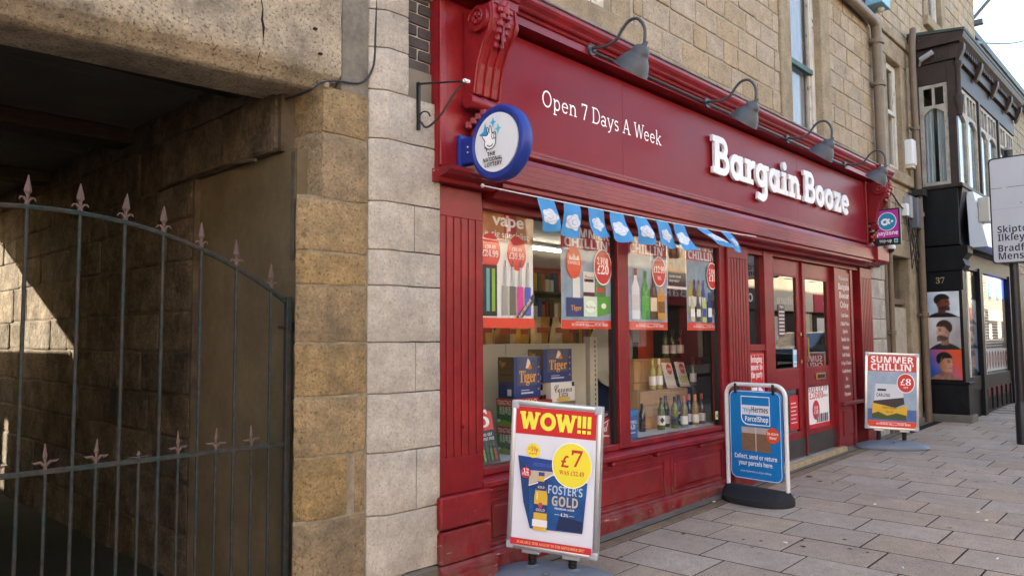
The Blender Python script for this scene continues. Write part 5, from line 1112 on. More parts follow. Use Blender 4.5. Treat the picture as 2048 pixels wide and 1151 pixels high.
# ================================================================== A-BOARDS
def snap_frame(t, fr, W, H):
    fw = .032
    f = MB(fr); f.box(0, fw, fw, H-fw, -.02, .012).box(W-fw, W, fw, H-fw, -.02, .012).box(fw, W-fw, 0, fw, -.02, .0118).box(fw, W-fw, H-fw, H, -.02, .0118); f.build('frame', ALU, t, bevel=.008, seg=2, smooth=True)
    fb = MB(fr); fb.box(0, W, 0, H, -.058, -.026); fb.build('back_frame', ALU, t, bevel=.008, seg=2, smooth=True)
    for u in (.0, W-.05):
        for v in (0, H-.05): MB(fr).box(u-.003, u+.053, v-.003, v+.053, -.022, .0135).build('corner_cap', mat('grey_corner_plastic', (.42, .44, .48), .45), t, bevel=.014, seg=3, smooth=True)
    MB(fr).box(fw, W-fw, fw, H-fw, -.02, .006).build('poster_sheet', flat('dfe1ea', .3), t)
def water_base(t, fr, W, gzz, zb, rx=.42):
    # fr: origin at frame bottom-left; the base is a low dome on the ground under the frame centre
    c0 = fr @ Vector((W/2, 0, -.025)); U = fr.to_3x3() @ Vector((1, 0, 0)); N = fr.to_3x3() @ Vector((0, 0, 1))
    m_ = MB(); n = 36; prof = [(1.0, .0), (1.02, .018), (1.0, .04), (.85, .068), (.6, .088), (.3, .098), (.05, .10)]
    vs, fs = [], []
    for r, h in prof:
        for k in range(n):
            a = 2*math.pi*k/n; ca, sa = math.cos(a), math.sin(a)
            ux = rx*r*math.copysign(abs(ca)**.72, ca); nx = .235*r*math.copysign(abs(sa)**.72, sa)
            hh = h*(1-.45*max(0, abs(ux)/rx-.45)) if h > .03 else h
            p = Vector((c0.x, c0.y, 0))+U*ux+N*nx; p.z = gz(p.x)+.003+hh; vs.append(tuple(p))
    m = len(prof); fs = [(i*n+k, i*n+(k+1) % n, (i+1)*n+(k+1) % n, (i+1)*n+k) for i in range(m-1) for k in range(n)]+[tuple(range(n))[::-1], tuple((m-1)*n+k for k in range(n))]
    m_.add(vs, fs); m_.build('base', GREYP, t, smooth=True)
    for u in (.17, W-.17):
        p = fr @ Vector((u, 0, -.025)); z0 = gz(p.x)+.085
        MB().lathe([(.045, 0), (.045, .015), (.034, .02)], (p.x, p.y, z0), 16).build('spring_seat', GREYP, t, smooth=True)
        sp = MB().tube([(p.x, p.y, z0+.01), (p.x, p.y, zb-.01)], .022, 10)
        nn = int((zb-z0-.03)/.013)
        sp.tube([(p.x+.026*math.cos(k*.7), p.y+.026*math.sin(k*.7), z0+.02+k*.013*.7/6.283) for k in range(max(4, int(nn*6.283/.7)))], .0045, 5); sp.build('spring', BLKM, t, smooth=True)
        MB(fr).box(u-.06, u+.06, -.02, .003, -.06, .012).build('clamp', ALU, t, bevel=.004)
    MB().ball((c0.x+N.x*.14+U.x*.0, c0.y+N.y*.14, gz(c0.x)+.098), .022, .022, .01, 10).build('filler_cap', GREYP, t, smooth=True)
WOW = thing('pavement_sign', 'large pavement sign reading WOW!!! with a £7 lager poster in an aluminium frame', 'sign', (3.82, -.46, gz(3.8)), 'pavement signs outside the shop')
A_, B_ = Vector((3.662, -.145, .187)), Vector((3.893, -.712, .155)); U_ = (B_-A_).normalized(); W = (B_-A_).length; H = .957
V_ = Vector((0, 0, 1)); fr = Matrix.Identity(4); N_ = U_.cross(V_).normalized(); V_ = N_.cross(U_)
fr = Matrix(((U_.x, V_.x, N_.x, A_.x), (U_.y, V_.y, N_.y, A_.y), (U_.z, V_.z, N_.z, A_.z), (0, 0, 0, 1)))
snap_frame(WOW, fr, W, H); water_base(WOW, fr, W, 0, .165)
c = Canvas(fr @ Matrix.Translation((.034, .034, .0065))); w_, h_ = W-.068, H-.068
c.rect(0, h_*.80, w_, h_, 'cc2127'); gl, adv = slab('WOW!!!'); hh = h_*.125; kx = w_*.90/adv
for ch, sts in gl:
    for pts, wd in sts: c.stroke([(w_*.05+p[0]*kx, h_*.84+p[1]*hh) for p in pts], wd*(kx+hh)/2*1.05, 'f0e84a')
bxp = [(w_*.06, h_*.58), (w_*.13, h_*.30), (w_*.22, h_*.115), (w_*.88, h_*.135), (w_*.92, h_*.46), (w_*.47, h_*.575)]
CB = mat('poster_lager_blue', '1f63a8', .4, col2='16386f', sc=4.5); c.poly([(w_*.20, h_*0.5375), (w_*.235, h_*0.1250), (w_*.88, h_*0.1360), (w_*.92, h_*0.4935)], CB); c.poly([(w_*.05, h_*0.6420), (w_*.20, h_*0.5375), (w_*.235, h_*0.1250), (w_*.14, h_*0.3065)], '1c3f74'); c.poly([(w_*.05, h_*0.6420), (w_*.48, h_*0.6310), (w_*.56, h_*0.5485), (w_*.20, h_*0.5430)], '21418a'); c.text("FOSTER'S GOLD", w_*.38, h_*0.5760, h_*.025, '4a6ab4', 'b', w=w_*.26); c.poly([(w_*.20, h_*0.5430), (w_*.56, h_*0.5485), (w_*.40, h_*0.4935), (w_*.20, h_*0.4385)], 'c4b49c'); c.stroke([(w_*.20, h_*0.4330), (w_*.36, h_*0.4715), (w_*.56, h_*0.5540)], .008, 'e8eef4'); c.poly([(w_*.56, h_*0.1415), (w_*.88, h_*0.1415), (w_*.89, h_*0.2185), (w_*.6, h_*0.2405)], '1a2850')
c.ell(w_*.24, h_*0.6860, w_*.085, w_*.085, 'f0dc40'); c.text('=59p', w_*.24, h_*0.6827, h_*.034, 'c4402a', 's', w=w_*.125); c.text('PER BOTTLE', w_*.24, h_*0.6585, h_*.012, 'c4402a', 'b', w=w_*.1)
u = w_*.36; c.poly([(u-.045, h_*0.1195), (u+.045, h_*0.1195), (u+.045, h_*0.3615), (u+.038, h_*0.4055), (u+.02, h_*0.4605), (u+.016, h_*0.5320), (u-.016, h_*0.5320), (u-.02, h_*0.4605), (u-.038, h_*0.4055), (u-.045, h_*0.3615)], 'd8b03c'); c.rect(u-.02, h_*0.5100, u+.02, h_*0.5375, '2a4c8c'); c.poly([(u-.036, h_*0.4055), (u+.036, h_*0.4055), (u+.02, h_*0.4715), (u-.02, h_*0.4715)], '24407c'); c.text('GOLD', u, h_*0.4220, h_*.016, 'd8d0b8', 'b', w=.045); c.rect(u-.045, h_*0.2460, u+.045, h_*0.3065, '203c78'); c.ell(u, h_*0.3010, .015, .018, 'b8424a', 12); c.text('GOLD', u, h_*0.2570, h_*.02, 'd0c49c', 'b', w=.06); c.rect(u-.052, h_*0.1470, u+.05, h_*0.1965, 'e6e6ea'); c.rect(u-.03, h_*0.3395, u-.02, h_*0.3945, 'f0dc8a')
c.text("FOSTER'S", w_*.66, h_*0.3945, h_*.06, 'b8cce4', 'b', w=w_*.42); c.text('GOLD', w_*.66, h_*0.3120, h_*.068, 'c4b8a4', 'b', w=w_*.32, off=.012); c.text('PREMIUM LAGER', w_*.66, h_*0.2867, h_*.013, 'dfe6f0', 'b', w=w_*.24); c.text('4.3%', w_*.66, h_*0.2427, h_*.022, 'e4eaf2', 's', w=w_*.1); c.rect(w_*.54, h_*0.2493, w_*.60, h_*0.2526, 'dfe6f0'); c.rect(w_*.72, h_*0.2493, w_*.78, h_*0.2526, 'dfe6f0')
c.ell(w_*.73, h_*.61, w_*.245, w_*.265, 'fbfbf4'); c.ell(w_*.73, h_*.61, w_*.235, w_*.255, 'eede3c'); c.text('£', w_*.645, h_*.595, h_*.085, 'c4382a', 's', off=.02); c.text('7', w_*.79, h_*.605, h_*.115, 'c4382a', 's', w=w_*.135, off=.012); c.text('WAS £12.49', w_*.73, h_*.54, h_*.032, 'c4382a', 's', w=w_*.30)
c.ell(w_*.165, h_*.525, w_*.062, w_*.066, 'c02838'); c.text('12', w_*.165, h_*.525, h_*.03, 'f8f2f2', 's', w=w_*.07); c.text('PACK', w_*.165, h_*.505, h_*.018, 'f8f2f2', 's', w=w_*.09)
c.rect(0, 0, w_, h_*.048, 'c42a3a'); c.text('AVAILABLE 16TH AUGUST TO 5TH SEPTEMBER 2017', w_/2, h_*.015, h_*.019, 'f0c47c', 's', w=w_*.84); c.build(WOW)

SC = thing('pavement_sign', 'pavement sign reading SUMMER CHILLIN £8 on a grey base beside the shop doors', 'sign', (10.65, -.4, gz(10.65)), 'pavement signs outside the shop')
A_, B_ = Vector((10.48, -.155, .345)), Vector((10.785, -.725, .318)); U_ = (B_-A_).normalized(); W = (B_-A_).length; H = 1.0; V_ = Vector((-.02, .05, 1)); N_ = U_.cross(V_).normalized(); V_ = N_.cross(U_)
fr = Matrix(((U_.x, V_.x, N_.x, A_.x), (U_.y, V_.y, N_.y, A_.y), (U_.z, V_.z, N_.z, A_.z), (0, 0, 0, 1)))
snap_frame(SC, fr, W, H); water_base(SC, fr, W, 0, .335, .43)
c = Canvas(fr @ Matrix.Translation((.034, .034, .0065))); w_, h_ = W-.068, H-.068
sc_art(c, w_, h_, (('£8', -.25, .85, 1.25), ('EACH', -.65, .22, .5)), art_crates); c.build(SC)

HM = thing('pavement_sign', 'blue myHermes ParcelShop swing sign in a white hoop frame with black rubber base', 'sign', (6.72, -.43, gz(6.7)), 'pavement signs outside the shop')
A_, B_ = Vector((6.775, -.105, gz(6.75))), Vector((6.70, -.755, gz(6.75))); U_ = (B_-A_).normalized(); W = (B_-A_).length; fr = frame(A_, U_)
N_ = U_.cross(Vector((0, 0, 1)))
rr = .105; hp = [(.018, .02, 0), (.018, 1.075-rr, 0)]+[(.018+rr-rr*math.cos(a), 1.075-rr+rr*math.sin(a), 0) for a in [i*math.pi/16 for i in range(1, 9)]]
hp2 = [(W-a, b, c_) for a, b, c_ in hp][::-1]; MB(fr).tube(hp+hp2, .0195, 10).build('hoop_frame', PVCW, HM, smooth=True)
n = 20; q = arc(W/2, .0, W/2+.02, .36, 200, 340, n); q = [(.0-.02, -.03)]+[]
base = MB(fr)
pl = [(W/2+(W/2+.02)*math.copysign(abs(math.cos(a))**.8, math.cos(a)),   .235*math.sin(a)) for a in [i*2*math.pi/32 for i in range(32)]]
vs = []; 
for hgt, s_ in ((.0, 1.0), (.02, 1.02), (.05, 1.0), (.115, .42), (.13, .12)):
    for (u, nn) in pl: vs.append((u if hgt < .06 else W/2+(u-W/2)*(1-.03*(hgt > .1)), hgt*(1.0 if hgt < .06 else 1), nn*s_))
base.add(vs, [(i*32+k, i*32+(k+1) % 32, (i+1)*32+(k+1) % 32, (i+1)*32+k) for i in range(4) for k in range(32)]+[tuple(range(32))[::-1], tuple(128+k for k in range(32))]); base.build('rubber_base', RUBB, HM, smooth=True)
pw_, z0, z1, u0 = .54, .195, 1.02, (W-.54)/2
def rrect(a, b, c_, d, r, n=6): 
    o = []
    for (x, y, a0) in ((c_-r, d-r, 0), (a+r, d-r, 90), (a+r, b+r, 180), (c_-r, b+r, 270)): o += arc(x, y, r, r, a0, a0+90, n)
    return o
MB(fr).prism(rrect(u0, z0, u0+pw_, z1, .07), 'z', -.012, .012).build('panel', mat('panel_blue', '1478bf', .35), HM)
for u in (.13, W-.13): MB(fr).box(u-.014, u+.014, z1-.03, 1.085, -.024, .024).build('hook', BLKM, HM, bevel=.004)
MB(fr).tube([(.10, 1.08, 0), (.11, 1.105, 0), (.13, 1.115, 0), (.15, 1.105, 0), (.155, 1.085, 0)], .005, 6).build('carry_loop', RED, HM)
c = Canvas(fr @ Matrix.Translation((u0, z0, .0125))); P_ = pw_; Hh = z1-z0
ring = rrect(.008, .008, P_-.008, Hh-.008, .062, 8); c.stroke(ring+[ring[0]], .006, 'd4e6f4')
lg = [(.13, Hh-.055), (.425, Hh-.055), (.425, Hh-.315), (.20, Hh-.315)]+arc(.20, Hh-.245, .07, .07, 270, 180, 6)+[(.13, Hh-.055)]
c.stroke(lg, .010, 'f0f6fa'); c.rect(.135, Hh-.225, .42, Hh-.135, 'dfe3ea'); c.text('my', .20, Hh-.20, .052, '2a6aa8', 'r', w=.075); c.text('Hermes', .325, Hh-.20, .052, '23262c', 'b', w=.17); c.stroke([(.145, Hh-.168), (.165, Hh-.168)], .005, '5a6a7a'); c.text('ParcelShop', .29, Hh-.285, .048, 'f2f8fc', 'b', w=.24)
c.rect(.13, .265, .43, .43, '82654f'); c.rect(.13, .43, .43, .486, 'b0a8a0'); c.rect(.274, .265, .284, .486, 'c9c2ba'); c.stroke([(.14, .41), (.275, .33), (.14, .275)], .003, '5c4636'); c.stroke([(.42, .41), (.285, .33), (.42, .275)], .003, '5c4636'); c.ell(.455, .425, .068, .072, 'd9512c'); c.text('In-store', .455, .43, .026, 'fbf2ee', 'b', w=.11); c.text('Now!', .457, .392, .026, 'fbf2ee', 'b', w=.07)
c.text('Collect, send or return', P_/2, .192, .042, 'f2f8fc', 'b', w=.44); c.text('your parcels here.', P_/2, .132, .042, 'f2f8fc', 'b', w=.36); c.text('www.myhermes.co.uk/parcelshop', P_/2, .068, .022, 'd8eaf6', 'r', w=.32); c.build(HM)

# ================================================================== WALL FITTINGS
def pipe(name, label, pts, r, m, collars=()):
    t = thing(name, label, 'pipe', pts[-1]); MB().tube(pts, r, 10).build('tube', m, t, smooth=True)
    for z, x in collars: MB().lathe([(r*1.05, -.04), (r*1.35, -.035), (r*1.35, .035), (r*1.05, .04)], (x, pts[-1][1], z), 12).box(x-.12, x+.12, pts[-1][1]+.02, pts[-1][1]+.07, z-.018, z+.018).build('collar', m, t, smooth=True)
    return t
pipe('downpipe', 'brown downpipe with an elbow beside the upper windows', [(10.4, -.05, 6.33), (11.75, -.05, 6.30), (11.90, -.05, 6.27), (11.95, -.05, 6.15), (11.97, -.05, 3.98)], .075, PIPE, ((6.0, 11.955), (5.35, 11.96)))
pipe('downpipe', 'thin tan downpipe against the black bay window shopfront', [(13.75, -.09, 6.72), (13.66, -.09, 6.5), (13.62, -.09, 6.0), (13.68, -.09, 3.2), (13.70, -.09, gz(13.7))], .055, PIPE2, ((5.0, 13.65), (3.55, 13.67), (1.9, 13.69)))
pipe('downpipe', 'slim brown downpipe at the left of the side doorway', [(12.13, -.06, 3.65), (12.13, -.06, gz(12))], .038, PIPE2, ((1.6, 12.13),))
al = thing('alarm_box', 'small white alarm box beside the tan downpipe', 'alarm box', (13.6, .0, 4.35)); bx('cover', WHITE, al, 13.40, 13.66, -.10, .03, 4.36, 4.78, bevel=.02, seg=2); bx('base', CREAM, al, 13.42, 13.64, -.08, .03, 4.31, 4.36)
bl = thing('security_light', 'pale blue security light at the top of the downpipe', 'light', (11.9, 0, 6.6)); bx('housing', mat('pale_blue_metal', (.16, .36, .50), .4), bl, 11.72, 12.1, -.22, .03, 6.50, 6.78, bevel=.01); MB().ball((11.95, -.12, 6.48), .06, .06, .045, 10).build('lens', mat('frosted_lens', (.5, .5, .45), .3), bl)
fd = thing('floodlight', 'grey floodlight and cable boxes tangled with wires over the side doorway', 'light', (13.4, -.02, 3.6)); bx('lamp_body', mat('mid_grey_metal', (.12, .125, .135), .4), fd, 13.38, 13.62, -.14, .0, 3.30, 3.80, bevel=.01); bx('junction_box', WHITE, fd, 13.1, 13.22, -.06, .03, 3.48, 3.68, bevel=.006); bx('junction_box', mat('light_grey_metal', (.3, .31, .32), .4), fd, 13.22, 13.36, -.08, .03, 3.46, 3.82, bevel=.006)
MB().box(13.5, 13.75, -.2, -.03, 3.85, 3.95).build('bracket', BLKM, fd)
for i in range(8):
    p0 = Vector((13.15+random.uniform(-.1, .4), -.03, 3.5)); p1 = p0+Vector((random.uniform(-.1, .35), -.03, -random.uniform(.3, .9))); MB().tube(smooth_path([p0, p0.lerp(p1, .4)+Vector((random.uniform(-.15, .1), -.03, -.15)), p1, p1+Vector((.1, 0, .15))]), .008, 5).build('wire', BLKM, fd)
MB().tube(smooth_path([Vector((11.9, .0, 3.85)), Vector((12.4, -.02, 3.78)), Vector((12.9, -.01, 3.62)), Vector((13.15, .0, 3.6))]), .012, 5).build('wire', BLKM, fd)

# ================================================================== BLACK SHOP WITH BAY WINDOW
BX0, BX1, BYF = 14.0, 19.0, -.62
nb = thing('bay_window_shop', 'old black shopfront numbered 37 with a brown timber bay window above', 'shop', (16, BYF, gz(16)))
bx('side_panel', BLACKW, nb, BX0+.02, BX0+.1, BYF+.04, .06, 3.05, 4.02, bevel=.006)
MB().prism([(BYF+.02, 2.95), (.06, 2.95), (.06, 4.0), (BYF-.02, 4.0), (BYF+.10, 3.3)], 'x', BX0+.1, BX1).build('bay_skirt', BLACKW, nb)
MB().prism([(-.60, 2.62), (-.66, 2.70), (-.62, 2.80), (-.70, 2.9), (-.70, 3.02), (.06, 3.02), (.06, 2.62)], 'x', BX0-.03, BX0+.32).build('pilaster_capital', BLACKW, nb, bevel=.006)
bx('head_panel', BLACKW, nb, BX0+.01, BX0+.08, BYF+.02, .04, 2.30, 2.62)
pr_ = MB(); pr_.box(BX0, BX0+.28, BYF+.04, BYF+.12, .78, 2.62).box(BX0, BX0+.07, -.05, .06, .78, 2.62).box(BX0, BX0+.07, BYF+.12, -.05, 2.30, 2.34).box(BX0+.03, BX0+.07, BYF+.12, -.05, .78, 2.62); pr_.build('pilaster', BLACKW, nb, bevel=.004)
pb_ = MB(); pb_.box(BX0-.02, BX0+.30, BYF, .06, gz(14)+.12, .76); pb_.build('pilaster_base', BLACKW, nb, bevel=.01)
bx('base_panel', BLACKW, nb, BX0-.035, BX0-.021, -.50, -.12, .30, .66, bevel=.006); bx('plinth', CONC, nb, BX0-.06, BX0+.34, BYF-.04, .06, gz(14)-.05, gz(14)+.12, bevel=.01); bx('cap_rail', BLACKW, nb, BX0-.04, BX0+.32, BYF-.02, .06, .76, .80, bevel=.006)
c = Canvas(SIDE(BX0+.008, 0, 0)); c.text('37', .27, 2.42, .10, 'a89a6c', 's', w=.13); c.build(nb, 'house_number')
# shop window front
GL37 = glass('barber_glass', (.95, .96, .97), .45)
ff = MB(); ff.box(BX0+.30, BX1, BYF+.06, BYF+.14, .62, .86).box(15.22, 15.42, BYF+.02, BYF+.12, gz(15), 2.72).box(BX0+.30, BX1, BYF+.05, BYF+.14, 2.66, 2.95).box(17.75, 17.95, BYF+.02, BYF+.12, gz(17), 2.72).box(BX0+.30, BX1, BYF+.08, BYF+.14, gz(15)-.1, .62); ff.build('shop_frame', BLACKW, nb, bevel=.004)
for a in (14.36, 15.48, 17.98): bx('white_stile', WPAINT, nb, a, a+.07, BYF+.04, BYF+.10, .86, 2.66)
for i in range(7): bx('riser_rail', BLACKW, nb, 15.5+i*.4, 15.56+i*.4, BYF+.03, BYF+.06, .24, .62)
bx('riser_panel', mat('riser_maroon', (.10, .02, .025), .5), nb, 15.44, 17.7, BYF+.061, BYF+.079, .45, .62)
bx('pane', GL37, nb, 14.43, 15.22, BYF+.09, BYF+.095, .86, 2.66); bx('pane', GL37, nb, 15.55, 17.75, BYF+.09, BYF+.095, .86, 2.66); bx('pane', GL37, nb, 18.05, BX1, BYF+.09, BYF+.095, .86, 2.66)
bx('interior', mat('shop37_interior', (.16, .15, .14), .8), nb, 14.1, BX1, .0, .05, .3, 2.7)
# blinking sign and blinds
ls = thing('led_sign', 'bright blue LED window sign in the black shopfront', 'sign', (17, -.45, 2.2)); bx('screen', mat('led_blue', (.02, .10, 1.0), .4, emit=1.0), ls, 16.45, 17.7, -.49, -.47, 2.28, 2.63); bx('casing', BLKM, ls, 16.42, 17.73, -.469, -.45, 2.25, 2.65)
bd = thing('window_blind', 'pale slatted blind in the black shopfront window', 'blind', (16.6, -.42, 1.2))
for i in range(26): bx('slat', CREAM, bd, 15.56, 17.74, -.43, -.405, 1.18+i*.055, 1.20+i*.055)
rm = random.Random(4)
rw = thing('product_row', 'row of hair model pictures along the bottom of the black shop window', 'poster', (16.6, -.5, .9)); bx('sheet', flat('d8d8d8'), rw, 15.58, 17.7, -.505, -.504, .90, 1.30); c = Canvas(FRONT(15.58, -.5055, .9))
for i in range(9): c.ell(.13+i*.235, .2, .085, .17, ['7a2c20', '2c2420', 'a8402c', '5a3a2c'][i % 4]); c.ell(.13+i*.235, .22, .045, .08, 'c8a088', 14)
c.build(rw)
# white angled signboard
ws = thing('angled_signboard', 'white angled signboard with peeling brown patches over the black shopfront', 'sign', (15.4, -.8, 3.3))
MB().prism([(-.64, 3.02), (-.90, 3.02), (-.72, 3.96), (-.62, 3.96)], 'x', 14.42, 18.5).build('board', mat('white_signboard', (.72, .72, .72), .4, wear=(.50, .36, .28), wsc=2.5, wth=.66), ws)
bx('speaker_box', CREAM, ws, 14.40, 14.64, -.95, -.78, 3.42, 3.84, bevel=.015); 
# hair posters: plain generic heads, printed as one shaded picture each
PRINT = bpy.data.materials.new('photo_print'); PRINT.use_nodes = True
_a = PRINT.node_tree.nodes.new('ShaderNodeVertexColor'); _a.layer_name = 'ink'; PRINT.node_tree.links.new(_a.outputs[0], PRINT.node_tree.nodes['Principled BSDF'].inputs['Base Color']); PRINT.node_tree.nodes['Principled BSDF'].inputs['Roughness'].default_value = .3
def sm(a, b, x): t = max(0, min(1, (x-a)/(b-a))); return t*t*(3-2*t)
def lerp3(a, b, t): return tuple(p+(q-p)*t for p, q in zip(a, b))
def portrait(parent, fr, w_, h_, bg1, bg2, skin, hair, s_=1, beard=True, shirt='24252c', nu=44, lines=False):
    bg1, bg2, skin, hair, shirt = (srgb(k) for k in (bg1, bg2, skin, hair, shirt)); nv = int(nu*h_/w_); vs, cols = [], []
    for v in range(nv+1):
        for u in range(nu+1):
            U, V = u/nu, v/nv; vs.append((U*w_, V*h_, 0)); x = (U-.5)*s_; y = V
            c_ = lerp3(bg1, bg2, sm(.1, .9, .5+x*.7+(y-.5)*.4)); c_ = tuple(k*(1+.25*noise.noise(Vector((U*3, V*3, parent.location.z*7)))) for k in c_)
            c_ = lerp3(c_, tuple(k*(.8+.5*noise.noise(Vector((U*9, V*5, 3)))) for k in shirt), sm(.02, -.02, y-(.20-.9*(x+.02)**2)))
            lit = .55+.6*sm(-.25, .25, x)
            c_ = lerp3(c_, tuple(k*.55*lit for k in skin), sm(.02, -.02, abs(x+.03)-.115)*sm(.5, .46, y)*sm(.10, .16, y))
            face = sm(1.08, .95, math.hypot((x-.01)/.2, (y-.56)/.30)); nose = sm(.03, -.01, abs(y-.50)*.75+(x-.17)*.9-.055)*sm(.1, .16, x); jaw = sm(.03, 0, abs(x-.10)-.10)*sm(.03, 0, abs(y-.33)-.07)
            f_ = max(face, nose*.95, jaw*.9); tone = lit*(1+.12*noise.noise(Vector((U*11, V*11, 1))))*(1-.35*sm(.06, .0, math.hypot((x-.12)/1.6, y-.585))-.3*sm(.03, .0, math.hypot((x-.14)/2.2, y-.385)))
            c_ = lerp3(c_, tuple(k*tone for k in skin), f_)
            c_ = lerp3(c_, tuple(k*.62 for k in skin), sm(1.15, .8, math.hypot((x+.09)/.035, (y-.54)/.06)))
            if beard: c_ = lerp3(c_, tuple(k*(1+.8*noise.noise(Vector((U*30, V*30, 2)))) for k in hair), .88*f_*sm(.46, .40, y+.35*abs(x-.1)-.02)*sm(-.17, -.12, x))
            c_ = lerp3(c_, tuple(k*(1+.9*noise.noise(Vector((U*22, V*14, 5)))) for k in hair), sm(1.06, .96, math.hypot((x+.02)/.245, (y-.68)/.235))*sm(-.02, .03, y-(.70-.12*sm(.0, -.22, x)*1.6)+.06*sm(.2, .0, x)*0))
            c_ = lerp3(c_, (.02, .014, .012), .85*f_*max(sm(1.2, .7, math.hypot((x-.115)/.045, (y-.583)/.016)), sm(1.2, .7, math.hypot((x-.115)/.065, (y-.632)/.014)))); c_ = lerp3(c_, (.16, .05, .045), .6*f_*sm(1.2, .7, math.hypot((x-.15)/.05, (y-.385)/.014)))
            if lines: c_ = lerp3(c_, tuple(k*.9 for k in skin), sm(.012, .0, abs(math.hypot(x-.05, y-.62)-.17))*sm(-.05, -.1, x)*sm(.6, .65, y))
            cols.append((*[max(0, k) for k in c_], 1))
    mb = MB(fr).add(vs, [(v*(nu+1)+u, v*(nu+1)+u+1, (v+1)*(nu+1)+u+1, (v+1)*(nu+1)+u) for v in range(nv) for u in range(nu)])
    me = mb.mesh('picture', PRINT, recalc=False); at_ = me.color_attributes.new('ink', 'FLOAT_COLOR', 'POINT')
    for k, c_ in enumerate(cols): at_.data[k].color = c_
    return link('picture', me, parent)
hx = BX0-.001
for (z0, z1, lab, args) in ((1.86, 2.28, 'hair poster with a dark figure at the top of the black pilaster', ('b8c8d8', 'e4ecf0', '7a3a28', '14100e', 1, True, '101014')), (1.33, 1.855, 'hair poster of a bearded man with swept hair on the black pilaster', ('a8a4a6', 'd8d4d4', 'c89c82', '35221a', -1, True, '26262c')), (.83, 1.325, 'hair poster of a man with shaved lines on a rainbow background', ('2c5cb0', 'd8542c', 'c08a6a', '14110f', 1, False, 'a87860'))):
    t = thing('hair_poster', lab, 'poster', (hx, -.3, z0), 'hair posters on the black shopfront'); bx('sheet', flat('d0d0d0'), t, hx, hx+.0008, -.535, -.045, z0, z1)
    portrait(t, SIDE(hx-.0006, -.045, z0), .49, z1-z0, *args, lines=z0 < 1)
for i, (z0, lab) in enumerate(((.92, 'lowest hair model picture in the narrow black shop window'), (1.34, 'second hair model picture in the narrow black shop window'), (1.76, 'third hair model picture in the narrow black shop window'), (2.18, 'topmost hair model picture in the narrow black shop window'))):
    t = thing('hair_poster', lab, 'poster', (14.8, BYF+.1, z0), 'hair posters on the black shopfront'); bx('sheet', flat('b8bcc4'), t, 14.44, 15.21, BYF+.1, BYF+.101, z0, z0+.41)
    portrait(t, FRONT(14.44, BYF+.0994, z0), .77, .41, ['6a7c94', '8a94a8', 'b4b8bc', '2a2c34'][i], ['8fa0b4', 'a0a8b8', 'd0d4d8', '4a4f58'][i], ['b8927a', 'd0b4a0', 'c8a48e', 'b08870'][i], ['2a1c14', '3a3430', '1c1410', '0c0a0a'][i], 1 if i % 2 == 0 else -1, i % 2 == 1, '22242c', 34)
# ---- bay above
bay = MB(); 
for (y, ) in ((0,),): pass
for a, b in ((-.62, -.50), (-.06, .06)): bay.box(BX0, BX0+.12, a, b, 4.06, 6.12)
bay.build('corner_post', BROWN, nb, bevel=.005)
bx('bay_sill', BROWN, nb, BX0-.03, BX1, BYF-.05, .06, 4.0, 4.06, bevel=.006)
bx('frieze', BROWN, nb, BX0+.01, BX1, BYF+.01, .06, 5.80, 6.14, bevel=.004)
bx('upper_frieze', BROWN, nb, BX0-.02, BX1+.02, BYF-.05, .06, 6.15, 6.40, bevel=.006)
MB().prism([(.06, 6.405), (BYF-.10, 6.405), (BYF-.16, 6.46), (BYF-.18, 6.52), (BYF-.18, 6.56), (.06, 6.66)], 'x', BX0-.10, BX1+.12).build('bay_cornice', BROWN, nb)
MB().prism([(.06, 6.665), (BYF-.19, 6.563), (BYF-.20, 6.60), (.06, 6.72)], 'x', BX0-.12, BX1+.14).build('bay_roof', mat('green_copper', (.05, .08, .065), .6, col2=(.03, .035, .03), sc=6), nb)
for i in range(9): bx('carved_block', BROWN, nb, BX0-.03, BX0-.018, -.55+i*.065, -.52+i*.065, 6.2, 6.27, bevel=.003)
x = BX0+.0
dt = MB().box(-.03, .03, -.05, 0, -.04, .04).mesh('dentil', BROWN, bevel=.004)
while x < BX1:
    o = link('dentil', dt, nb); o.location = (x+.06, BYF-.055, 6.36); x += .13
for xx in (BX0+.06, 15.35, 16.65, 17.95, BX1-.06):
    MB().prism([(BYF-.05, 6.40), (BYF-.16, 6.38), (BYF-.15, 6.28), (BYF-.07, 6.10), (BYF-.02, 6.05), (BYF-.02, 6.40)], 'x', xx-.07, xx+.07).build('eaves_bracket', BROWN, nb, bevel=.006)
MB().lathe([(.05, 5.2), (.075, 5.35), (.09, 5.5), (.06, 5.55), (.05, 5.6), (.055, 6.0), (.08, 6.04), (.08, 6.1)], (BX0+.06, BYF-.03, 0), 10).build('corner_colonnette', BROWN, nb, smooth=True)
